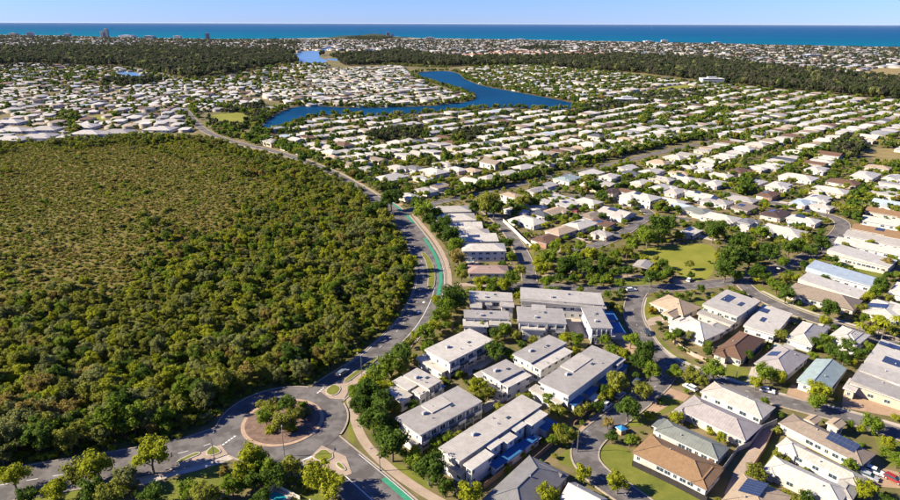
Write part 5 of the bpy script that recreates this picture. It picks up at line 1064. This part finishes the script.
pu_, qu_, rg = scatter(FOREST, 2.7, 43, .7); ku = ~near_road(pu_, pad=1.2) & ~(inpoly(qu_, HEATH) & (rg.random(len(qu_)) < .1)); pu_, qu_ = pu_[ku], qu_[ku]; nu_ = len(pu_); hu = inpoly(qu_, HEATH)
mass('forest_undergrowth', 'bushy yellow-green undergrowth among the trunks', cs_, pu_, rg.uniform(.7, 1.7, nu_) * np.where(hu, .7, 1), np.select([rg.random(nu_) < .4, rg.random(nu_) < .5], [0, np.where(hu, 5, 3)], np.where(hu, 0, 4)) * 3 + rg.integers(0, 3, nu_), rg.uniform(.7, 1.1, nu_), 63)
# gardens: shrubs and small trees in every gap between the near houses
NEARG = [(345, 400), (356, 376), (400, 350), (420, 335), (448, 300), (450, 262), (428, 226), (400, 205), (386, 190), (318, 168), (384, 164), (450, 162), (600, 162), (800, 162), (960, 164), (960, 520), (480, 520), (440, 500), (380, 452), (352, 420)]
p, q, rg = scatter(NEARG, 2.9, 71, .6); TR = np.array(TREES); p_b, q_b, _r = scatter([(-40, 512), (0, 494), (60, 484), (130, 473), (150, 478), (146, 500), (150, 530), (-40, 540)], 3.0, 73, .6); p_c, q_c, _r = scatter([(180, 500), (205, 484), (232, 466), (300, 468), (330, 472), (352, 500), (345, 520), (310, 494), (282, 486), (262, 488), (250, 510), (180, 520)], 3.2, 74, .6); p = np.concatenate([p, p_b, p_c]); q = np.concatenate([q, q_b, q_c])
big = rg.random(len(p)) < .27; r = np.where(big, rg.uniform(1.4, 2.7, len(p)), rg.uniform(.5, 1.3, len(p)))
k = clear_of(p, RECTS, np.where(big, 1.3, .8)) & ~near_road(p, pad=1.6)
for ln, wd in PATHS: k &= seg_dist(p, ln) > wd / 2 + .8
for ar in LAWNS + [PARK]: k &= ~(inpoly(q, ar) & (rg.random(len(p)) < .96))
for ar, _m in PAVED: k &= ~inpoly(q, ar)
k &= rg.random(len(p)) < np.where(snoise(p[:, 0], p[:, 1], 9, 2) > -.25, .62, .22)
p, q, r, big = p[k], q[k], r[k], big[k]; n = len(p)
mass('garden_shrubs', 'shrubs and small trees filling the gardens between houses', cb_, p, r, rg.choice([0, 1, 2, 3], n, p=[.28, .32, .22, .18]) * 3 + rg.integers(0, 3, n), np.where(big, 1.0, .75), 72)
# rows of dense trees along the estate streets, banks of the lake, woods
HEDGES = [[(450, 198), (480, 191), (510, 183), (540, 173), (562, 166), (600, 160), (640, 150), (668, 143), (690, 138), (712, 134)], [(330, 172), (360, 182), (385, 192)], [(212, 132), (240, 139), (270, 146), (300, 155), (330, 167), (352, 177)], [(220, 131), (250, 138), (280, 145), (306, 154)], [(258, 134), (275, 134), (292, 128)], [(380, 64.5), (410, 66.5), (450, 68)], [(470, 66), (540, 65.5), (600, 70)], [(600, 152), (640, 145), (690, 139), (720, 140), (760, 138)], [(690, 128), (718, 110)], [(722, 128), (728, 110)], [(662, 126), (670, 110)], [(640, 126), (652, 110)],
          [(825, 152), (845, 145), (866, 150)], [(790, 160), (826, 152)], [(370, 138), (400, 133), (425, 137)], [(455, 140), (484, 136)], [(880, 150), (900, 146)], [(560, 120), (600, 106), (640, 100)], [(200, 104), (230, 108), (256, 116), (268, 112)], [(206, 128), (240, 130), (258, 126)], [(190, 100), (194, 126)],
          [(60, 122), (70, 112), (74, 136)], [(740, 166), (748, 180), (740, 196)], [(850, 200), (862, 210), (850, 222)], [(430, 165), (450, 158), (470, 162)], [(590, 184), (600, 200)], [(640, 204), (660, 212)]]
H = []
rg = np.random.default_rng(77)
for h in HEDGES:
    ln = np.array(dense([tuple(G2(a))[:2] for a in chaikin(h, 1)], 4.0))
    for _ in range(2): H.append(np.c_[ln + rg.normal(0, 3.2, ln.shape), rg.uniform(2.0, 3.8, len(ln))])
for w_, d_, rr in ((LAKE, 5, (1.2, 3.4)), (LAKE, 10, (1.5, 3.8))):
    o = [tuple(G2(a))[:2] for a in chaikin(w_, 1, True)]; o2 = offset_outline(o, d_); ln = np.array(dense(o2 + o2[:1], 4.5)); H.append(np.c_[ln + rg.normal(0, 3.5, ln.shape), rg.uniform(*rr, len(ln))])
H = np.concatenate(H + TREES_FAR); P_, _ = PX(np.c_[H[:, :2], np.zeros(len(H))])
kk = clear_of(H, RECTS, 1.2) & ~near_road(H[:, :2], pad=.8) & ~inpoly(P_, FOREST)
for wv in WATERS: kk &= ~inpoly(P_, wv)
for ar in FIELDS: kk &= ~inpoly(P_, ar)
H = H[kk]; dist = np.hypot(H[:, 0], H[:, 1]) > 1900; Hc = H[dist]; H = H[~dist]; n = len(H)
mass('coast_trees', 'dark trees between the roofs of the coastal town', cw_, Hc[:, :2], Hc[:, 2], rg.choice([0, 1, 2], len(Hc), p=[.6, .34, .06]) * 3 + rg.integers(0, 3, len(Hc)), rg.uniform(.85, 1.25, len(Hc)), 79)
mass('estate_trees', 'dark green street and garden trees threaded through the estates', cf_, H[:, :2], H[:, 2] * 1.05, rg.choice([0, 1, 2, 3, 4], n, p=[.52, .18, .16, .10, .04]) * 3 + rg.integers(0, 3, n), rg.uniform(.85, 1.25, n), 78)
WOODS = [([(-120, 51), (60, 47.5), (110, 48), (200, 49), (300, 54), (325, 55), (300, 62), (262, 68), (225, 76), (190, 79), (160, 74), (130, 67), (90, 66), (40, 64), (-120, 68)], 13, 6.5), ([(455, 66), (480, 58), (520, 58.5), (600, 57), (640, 57), (700, 60), (800, 72), (860, 78), (960, 84), (960, 105), (880, 99), (800, 91), (700, 81), (640, 73), (600, 71), (540, 66)], 11, 6.0),
         ([(345, 40), (352, 37.6), (368, 36.2), (384, 36.6), (392, 38.2), (380, 40.5)], 14, 6), ([(330, 56), (380, 54), (400, 51), (430, 56), (470, 60), (455, 67), (400, 64), (345, 66)], 11, 6), ([(100, 84), (140, 80), (160, 82), (140, 88)], 9, 5), ([(516, 50), (545, 47.5), (560, 49), (540, 51)], 12, 6), ([(206, 118), (222, 112), (262, 104), (268, 116), (250, 130), (228, 130), (212, 127)], 6, 2.8), ([(366, 138), (380, 132), (420, 130), (428, 137), (410, 142), (380, 142)], 5, 2.6), ([(452, 136), (470, 131), (486, 133), (478, 142), (456, 142)], 5, 2.6), ([(826, 150), (846, 139), (864, 143), (862, 157), (840, 160)], 6, 3.2),
         ([(560, 119), (600, 104), (640, 96), (690, 92), (720, 98), (660, 103), (610, 110)], 8, 3.0)]
Wd = []
for poly, st, rr in WOODS:
    a, b, rg2 = scatter(poly, st, 80, .5); ok = np.ones(len(a), bool)
    for wv in WATERS + FIELDS: ok &= ~inpoly(b, wv)
    Wd.append(np.c_[a, rg2.uniform(.75, 1.3, len(a)) * rr][ok])
Wd = np.concatenate(Wd); n = len(Wd); Wd = Wd[~near_road(Wd[:, :2], pad=2)]; n = len(Wd)
mass('distant_woodland', 'dark bands of woodland between the estates and the coast', cw_, Wd[:, :2], Wd[:, 2], rg.choice([0, 1, 2], n, p=[.62, .32, .06]) * 3 + rg.integers(0, 3, n), rg.uniform(.9, 1.5, n), 81)
# ------------------------------------------------------------------ cars
def car(label, px, py, toward, body, van=False):
    a = G(px, py); b = G2(toward); rz = math.atan2(b.y - a.y, b.x - a.x); base = 0.16 if not label.startswith('small') else 0.1
    root = thing('van' if van else 'car', label, 'van' if van else 'car', (a.x, a.y, base), rz, 'parked and moving cars'); L, Wd_, H_ = (5.0, 1.95, 2.0) if van else (4.5, 1.82, 1.46)
    prof = [(-L / 2, .30), (-L / 2, .80), (-L / 2 + .12, .92), (L / 2 - 1.15, .88), (L / 2 - .12, .72), (L / 2, .55), (L / 2, .30)]
    def extr(prof, w0, w1, m, mi=0, zc=None):
        n = len(prof); k = len(m.v); zs = [z for _, z in prof]; lo, hi = min(zs), max(zs)
        for s in (-1, 1):
            for x, z in prof: m.v.append((x, s * (w0 + (w1 - w0) * (z - lo) / (hi - lo)) / 2, z))
        m.f += [tuple(range(k, k + n)), tuple(range(k + 2 * n - 1, k + n - 1, -1))]; m.mi += [mi] * 2
        for i in range(n):
            j = (i + 1) % n; m.f.append((k + i, k + n + i, k + n + j, k + j)); m.mi.append(mi)
    paint = flat('paint_' + body[0], body[1], .28, .04, .5, spec=.5); m_ = MB(); extr(prof, Wd_, Wd_ - .08, m_); bo = m_.build('body', paint, root)
    g_ = [(-L / 2 + .15, .90), (-L / 2 + .45, H_ - .06), (L / 2 - 1.9, H_ - .06), (L / 2 - 1.05, .87)] if not van else [(-L / 2 + .08, .90), (-L / 2 + .2, H_ - .06), (L / 2 - 1.5, H_ - .06), (L / 2 - .8, .87)]
    m_ = MB(); extr(g_, Wd_ - .12, Wd_ - .46, m_); m_.build('window_band', glassmat(), root)
    x0, x1 = g_[1][0], g_[2][0]; m_ = MB().box((x0 + x1) / 2, 0, H_ - .07, x1 - x0 + .06, Wd_ - .44, .07); m_.build('roof', paint, root)
    if van: MB().box(-L / 2 + 1.1, 0, .92, 1.9, Wd_ - .1, H_ - 1.06, top=(1.75, Wd_ - .4)).build('cargo_side', paint, root)
    wm_ = simple_mesh('tyre', lambda m: m.tube((0, -.11, 0), (0, .11, 0), .32, .32, 12).tube((0, .11, 0), (0, -.112, 0), .32, .32, 12), flat('tyre_rubber', (.02, .02, .02), .9)); rm_ = simple_mesh('rim', lambda m: m.tube((0, -.115, 0), (0, .118, 0), .2, .2, 10).tube((0, .1, 0), (0, -.118, 0), .2, .2, 10), flat('rim_metal', (.4, .4, .42), .35))
    for sx in (-1, 1):
        for sy in (-1, 1):
            wh = link('wheel', wm_, root, (sx * L * .31, sy * (Wd_ / 2 - .1), .32)); link('rim', rm_, wh)
            nm, mt = ('headlight', flat('lamp_glass', (.7, .7, .66), .2)) if sx > 0 else ('tail_light', flat('tail_red', (.35, .02, .02), .3))
            MB().box(0, 0, 0, .08, .34, .15).build(nm, mt, root, (sx * L / 2, sy * (Wd_ / 2 - .3), .58 if sx > 0 else .7))
    return root
C_W, C_S, C_B, C_K, C_BG, C_R = ('white', (.75, .75, .73)), ('silver', (.40, .41, .42)), ('blue', (.03, .06, .20)), ('charcoal', (.04, .042, .046)), ('slate', (.16, .20, .25)), ('red', (.30, .03, .03))
car('slate-blue car driving past the grass median above the roundabout', 343, 374, (352, 368), C_BG)
car('white van parked beside the dead-end street', 605, 408, (612, 402), C_W, True)
car('silver car parked between the van and the blue car', 620, 397, (627, 391), C_S)
car('dark blue car parked at the head of the dead-end street', 637, 383, (643, 377), C_B)
car('white car on the paved driveway of the rose-grey house', 690, 389, (682, 385), C_W)
car('dark car parked on the bay below the park lawn', 671, 282, (674, 277), C_K)
car('white car parked on the bay below the park lawn', 689, 281, (693, 277), C_W)
car('white car driving along the park street near the corner', 631, 291, (640, 290.5), C_W)
car('white car parked by the pale green-roofed house', 767, 392, (775, 394), C_W)
car('white car in the driveway at the lower right edge', 874, 473, (884, 477), C_W)
car('silver car in the driveway at the lower right edge', 868, 478, (878, 482), C_S)
car('dark car under the trees below the red paved bay', 780, 270, (790, 266), C_K)
car('charcoal car in the shade at the street bend', 647, 334, (651, 341), C_K)
car('red car beside the two pale cars at the lower right edge', 893, 481, (899, 484), C_R)
dv = [(PX([(x, y, 0)])[0][0], x, y, a) for x, y, a in DRV]; dv = sorted([d for d in dv if 188 < d[0][1] < 262 and 430 < d[0][0] < 890], key=lambda d: d[0][0])[::3]
for i, (pp, x, y, a) in enumerate(dv):
    cc = (C_W, C_S, C_K, C_W, C_BG, C_R)[i % 6]; gx = PX([(x + 2 * math.cos(a + 1.57), y + 2 * math.sin(a + 1.57), 0)])[0][0]
    car(f'small {cc[0]} car on a driveway of the estate above the park, {nth(i)} from the left', pp[0], pp[1], tuple(gx), cc)
# ------------------------------------------------------------------ street lamps, signs
def lamp(label, px, py, h, toward):
    a = G(px, py); b = G2(toward); rz = math.atan2(b.y - a.y, b.x - a.x); st = flat('galvanised', (.20, .20, .20), .5)
    r = thing('street_lamp', label, 'street lamp', a, rz, 'street lamps'); MB().tube((0, 0, 0), (0, 0, h), .13, .07, 8).build('pole', st, r); MB().box(0, 0, 0, .4, .4, .3).build('base', st, r)
    MB().tube((0, 0, h - .1), (1.9, 0, h + .35), .05, .04, 6).build('arm', st, r); MB().box(2.2, 0, h + .28, .8, .3, .14, top=(.6, .2)).build('lamp_head', flat('lamp_head', (.3, .3, .3), .4), r)
for lb, px, py, h, tw in (('tall street lamp in front of the roundabout island', 284.5, 457, 8, (284, 440)), ('tall street lamp beside the island in the lower-left road', 215, 464, 8, (222, 448)), ('street lamp by the pink footpath at the bottom road', 380, 471, 7.5, (365, 476)),
    ('street lamp outside the bend of the green cycle lane', 449, 268, 8, (438, 268)), ('street lamp on the corner of the park street', 648, 296, 7, (644, 290)), ('street lamp beside the climbing street', 790, 318, 7, (795, 313)), ('street lamp at the bend of the dead-end street', 577, 452, 7, (585, 454)), ('street lamp beside the long grass median', 362, 378, 8, (355, 372)),
    ('street lamp in front of the dark brown hip-roofed house', 736, 379, 7, (733, 386))): lamp(lb, px, py, h, tw)
# ------------------------------------------------------------------ fences and walls: panels and posts
def fence(label, px, h, mat, post=None, cat='fence', step=2.4, t=.08, cap=None):
    pts = [G2(p) for p in px]; root = thing('wall' if cat == 'wall' else 'fence', label, cat, pts[0], 0, 'fences and garden walls')
    root.name = ('garden_wall' if cat == 'wall' else 'fence')
    for a, b in zip(pts[:-1], pts[1:]):
        d = b - a; n = max(1, round(d.length / step)); rz = math.atan2(d.y, d.x); L = d.length / n
        me = MB().box(0, 0, 0.03, L - .1, t, h).mesh('panel', mat); pm = MB().box(0, 0, 0, .12, .14, h + .08).mesh('post', post or mat)
        for i in range(n):
            c = a + d * ((i + .5) / n) - pts[0]; link('panel', me, root, (c.x, c.y, 0), rz); c = a + d * (i / n) - pts[0]; link('post', pm, root, (c.x, c.y, 0), rz)
        c = b - pts[0]; link('post', pm, root, (c.x, c.y, 0), rz)
F_DK, F_TN, F_WH, F_GY = flat('fence_dark', (.035, .03, .028), .8), flat('fence_timber', (.26, .17, .11), .85, .25), flat('wall_render', (.60, .54, .43), .85), flat('fence_grey', (.36, .36, .35), .7)
fence('dark boundary fence below the tan-brown tiled house', [(632, 466), (668, 483), (706, 503)], 1.8, F_DK)
fence('timber fence beside the big grey hip-roofed house', [(484, 489), (497, 479), (512, 467)], 1.8, F_TN)
fence('long cream rendered wall beside the short street', [(503, 222), (512, 230), (522, 240), (533, 250)], 2.0, F_WH, cat='wall', t=.22, step=3)
fence('grey fence between the long houses of the lower right', [(707, 494), (718, 478), (737, 452), (750, 446), (762, 430), (776, 424)], 1.7, F_GY)
fence('timber fence behind the taupe-roofed house with solar panels', [(772, 434), (764, 452), (752, 470)], 1.7, F_TN)
fence('cream stepped garden wall in front of the arcaded white house', [(826, 258), (840, 264), (860, 269), (884, 274)], 1.2, F_WH, cat='wall', t=.22, step=3)
fence('pinkish garden wall inside the street bend', [(672, 341), (682, 350), (694, 357), (706, 362)], 1.4, flat('wall_pink', (.45, .32, .25), .85), cat='wall', t=.22, step=3)
fence('grey fence behind the pale green-roofed house', [(846, 372), (838, 384), (831, 396)], 1.7, F_GY)
fence('dark fence between the brown-roofed and grey-roofed houses', [(768, 344), (758, 356), (748, 365)], 1.7, F_DK)
fence('white pool fence at the bottom edge', [(262, 503), (275, 487), (300, 500)], 1.2, F_WH)
fence('timber fence along the terrace side of the longest townhouse', [(519, 475), (535, 461), (552, 446), (566, 433)], 1.6, F_TN)
fence('brown brick planter wall beside the parked van', [(574, 425), (590, 410), (602, 400)], .9, flat('wall_brick_low', (.28, .15, .10), .85), cat='wall', t=.3, step=3)
# ------------------------------------------------------------------ pools, shelter, playhouse
def pool(label, q, water=(.02, .30, .34)):
    cx, cy, an, L, W = quad(q, .3); r = thing('swimming_pool', label, 'pool', (cx, cy, 0), an, 'swimming pools'); RECTS.append((cx, cy, an, L, W))
    m_ = MB(); b = .9
    for x, y, sx, sy in ((0, W / 2 - b / 2, L, b), (0, -W / 2 + b / 2, L, b), (L / 2 - b / 2, 0, b, W - 2 * b), (-L / 2 + b / 2, 0, b, W - 2 * b)): m_.box(x, y, 0, sx, sy, .3)
    m_.build('coping', M_PALEPAVE, r); MB().box(0, 0, .1, L - 2 * b, W - 2 * b, .1).build('water', watermat('pool_water', water, 2, .08, .2, .4), r)
pool('turquoise swimming pool on a pale terrace at the bottom edge', [(262, 497), (275, 487), (292, 496), (279, 508)])
pool('small blue pool behind the light grey solar-roofed house', [(770, 346), (775, 342), (782, 345), (777, 349)])
pool('blue pool beside the white hip-roofed house above the park', [(797, 233), (801, 230), (806, 232), (802, 235)], (.02, .18, .34))
pool('small pool in the court of the blue-white house', [(838, 280), (843, 277), (856, 281), (851, 284.5)], (.02, .12, .2))
pool('pale pool on the terrace left of the two-storey white house', [(466, 262), (468, 257), (475, 258), (474, 263)], (.10, .28, .30))
g = quad([(630, 267), (637, 261), (655, 261), (650, 267)], 3.2)
sh = thing('park_shelter', 'grey-roofed open picnic shelter at the edge of the park', 'shelter', (g[0], g[1], 0), g[2]); rf = Roof('gable', g[3], g[4], 3.0, 15); m_ = MB(); rf.mesh(m_); m_.build('roof', [RM('pale grey'), FASCIA_D], sh)
for sx in (-1, 0, 1):
    for sy in (-1, 1): MB().box(0, 0, 0, .25, .25, 2.8).build('post', FASCIA_D, sh, (sx * (g[3] / 2 - .6), sy * (g[4] / 2 - .6), 0))
MB().box(0, 0, .7, 2.4, .8, .08).build('table', F_TN, sh); MB().box(0, 0, 0, .8, .5, .7).build('table_base', F_GY, sh); RECTS.append(g)
g = G(621, 433); ph = thing('playhouse', 'small playhouse with a bright blue roof on the grass', 'playhouse', g, .5)
MB().box(0, 0, 0, 1.8, 1.8, 1.5).build('wall', flat('playhouse_wall', (.45, .33, .22), .8), ph); m_ = MB(); Roof('hip', 2.5, 2.4, 1.75, 32).mesh(m_); m_.build('roof', [flat('playhouse_roof', (.03, .22, .50), .6), FASCIA], ph); MB().box(0, -.92, .02, .7, .04, 1.1).build('door', F_TN, ph)
# ------------------------------------------------------------------ coast: headland, towers, yachts
hc = G(368, 37.6); m_ = bpy.data.meshes.new('headland'); vs, fs = [], []
for i in range(25):
    for j in range(13):
        u, v = i / 24 * 2 - 1, j / 12 * 2 - 1; rr = math.hypot(u, v); h = max(0, (1 - rr * rr)) ** 1.3 * 24 * (1 + .3 * math.sin(u * 6 + v * 3)); vs.append((hc.x + u * 330, hc.y + v * 260, h - .4))
fs = [(i * 13 + j, (i + 1) * 13 + j, (i + 1) * 13 + j + 1, i * 13 + j + 1) for i in range(24) for j in range(12)]
m_.from_pydata(vs, [], fs); m_.materials.append(groundmat('headland_scrub', [(.3, (.020, .032, .014)), (.7, (.05, .06, .028))], .03)); struct(link('headland', m_), 'structure', 'low wooded headland on the coast')
def tower(label, px, py, wpx, floors, wall, fw=1.0):
    a = G(px, py); w_ = wpx * (_F.dot(a - Vector((0, 0, CAM_H)))) / FPX; d = w_ * .6 * fw; h = floors * 3.2; r = thing('apartment_tower', label, 'apartment block', a, R_.uniform(-.2, .2), 'apartment blocks on the coast')
    MB().box(0, 0, 0, w_, d, h).build('wall', wall, r); MB().box(0, 0, h, w_ * .4, d * .5, 3.5).build('roof_plant', WM('grey'), r)
    me = MB().box(0, 0, 0, w_ * .9, d + .5, 1.5).mesh('window_band', glassmat())
    for k in range(floors): link('window_band', me, r, (0, 0, k * 3.2 + 1.1))
    MB().box(0, 0, h, w_ + .8, d + .8, .6).build('roof', FASCIA, r)
TW = flat('tower_white', (.6, .58, .55), .8, .1, .02); TD = flat('tower_blue_grey', (.22, .27, .33), .7, .1, .02); TP_ = flat('tower_pink', (.52, .38, .34), .8, .1, .02)
for lb, px, py, wp, fl, wl in (('tall dark apartment tower on the left shore', 107, 37.6, 4.2, 19, TD), ('white slab beside the tall dark apartment tower', 102.5, 37.6, 2.6, 14, TW), ('slim grey tower right of the left shore flats', 208, 39.6, 3.6, 13, TD), ('long low white apartment slab on the left shore', 128, 38.6, 14, 7, TW),
    ('pale block behind the dense left shore roofs', 31, 36.6, 6, 10, TW), ('low grey block between the left shore flats', 150, 39.2, 9, 7, TD), ('cream block at the far left of the shore', 14, 36.4, 7, 8, TP_), ('blue-grey block on the far left shore', 68, 37.2, 6, 8, TD), ('white block in the middle of the left shore', 178, 39.8, 7, 8, TW),
    ('pale pink tower on the wooded headland', 388, 37.4, 3.4, 12, TP_), ('white twin tower next to the pink one on the headland', 392.5, 37.5, 2.6, 9, TW), ('small white tower at the left end of the headland', 374.5, 37.0, 2.2, 9, TW), ('white waterfront block right of the headland', 430, 39.6, 8, 5, TW), ('pale waterfront block above the red roofs', 520, 41, 9, 4, TW),
    ('white square block on the middle shore', 664, 43.4, 6, 6, TW), ('long pale block beside the white square one', 648, 43.2, 9, 4, TW), ('grey waterfront block on the right shore', 716, 44.6, 8, 4, TD), ('blue hall among the right coastal roofs', 811, 57.5, 14, 3, flat('hall_blue', (.03, .10, .28), .6)),
    ('white warehouse at the edge of the right woodland', 711, 83.5, 21, 3, TW), ('white school hall above the white rows', 626, 103, 22, 2, TW)): tower(lb, px, py, wp, fl, wl)
def yacht(label, px, py, L):
    a = G(px, py, -1.2); r = thing('motor_yacht', label, 'boat', a, .1, 'boats on the sea'); m_ = MB(); W = L * .26
    o = [(-L / 2, -W / 2), (L * .2, -W / 2), (L / 2, 0), (L * .2, W / 2), (-L / 2, W / 2)]; n = 5
    m_.v = [(x * .9, y * .7, -.6) for x, y in o] + [(x, y, L * .09) for x, y in o]; m_.f = [tuple(range(5, 10))] + [(i, (i + 1) % 5, 5 + (i + 1) % 5, 5 + i) for i in range(5)]; m_.mi = [0] * 6
    m_.build('hull', TW, r); MB().box(-L * .08, 0, L * .09, L * .5, W * .7, L * .1, top=(L * .36, W * .5)).build('cabin', TW, r); MB().box(-L * .1, 0, L * .19, L * .26, W * .45, L * .06).build('flybridge', TW, r); MB().tube((-L * .1, 0, L * .25), (-L * .1, 0, L * .45), .2, .1, 5).build('mast', TW, r)
yacht('left of two tiny white boats far out at sea', 627, 28.6, 26); yacht('right of two tiny white boats far out at sea', 652, 28.3, 30)
# ------------------------------------------------------------------ sea air
hz = MB().box(0, 75000, -3.0, 302000, 152000, 116.0).build('haze', None); hz.data.materials.clear()
hm = bpy.data.materials.new('sea_haze'); hm.use_nodes = True; hn = hm.node_tree; hn.nodes.remove(hn.nodes['Principled BSDF'])
pv = hn.nodes.new('ShaderNodeVolumePrincipled'); pv.inputs['Color'].default_value = (.82, .90, 1.0, 1); pv.inputs['Density'].default_value = 0.35e-5; pv.inputs['Anisotropy'].default_value = 0.0
hn.links.new(pv.outputs[0], hn.nodes['Material Output'].inputs['Volume']); hz.data.materials.append(hm); struct(hz, 'stuff', 'thin sea haze over the whole view')
print('OBJECT COUNT', len(COL.objects), {k: sum(1 for o in COL.objects if o.get('category') == k) for k in ('house', 'townhouse', 'tree', 'shrub', 'car', 'fence')})
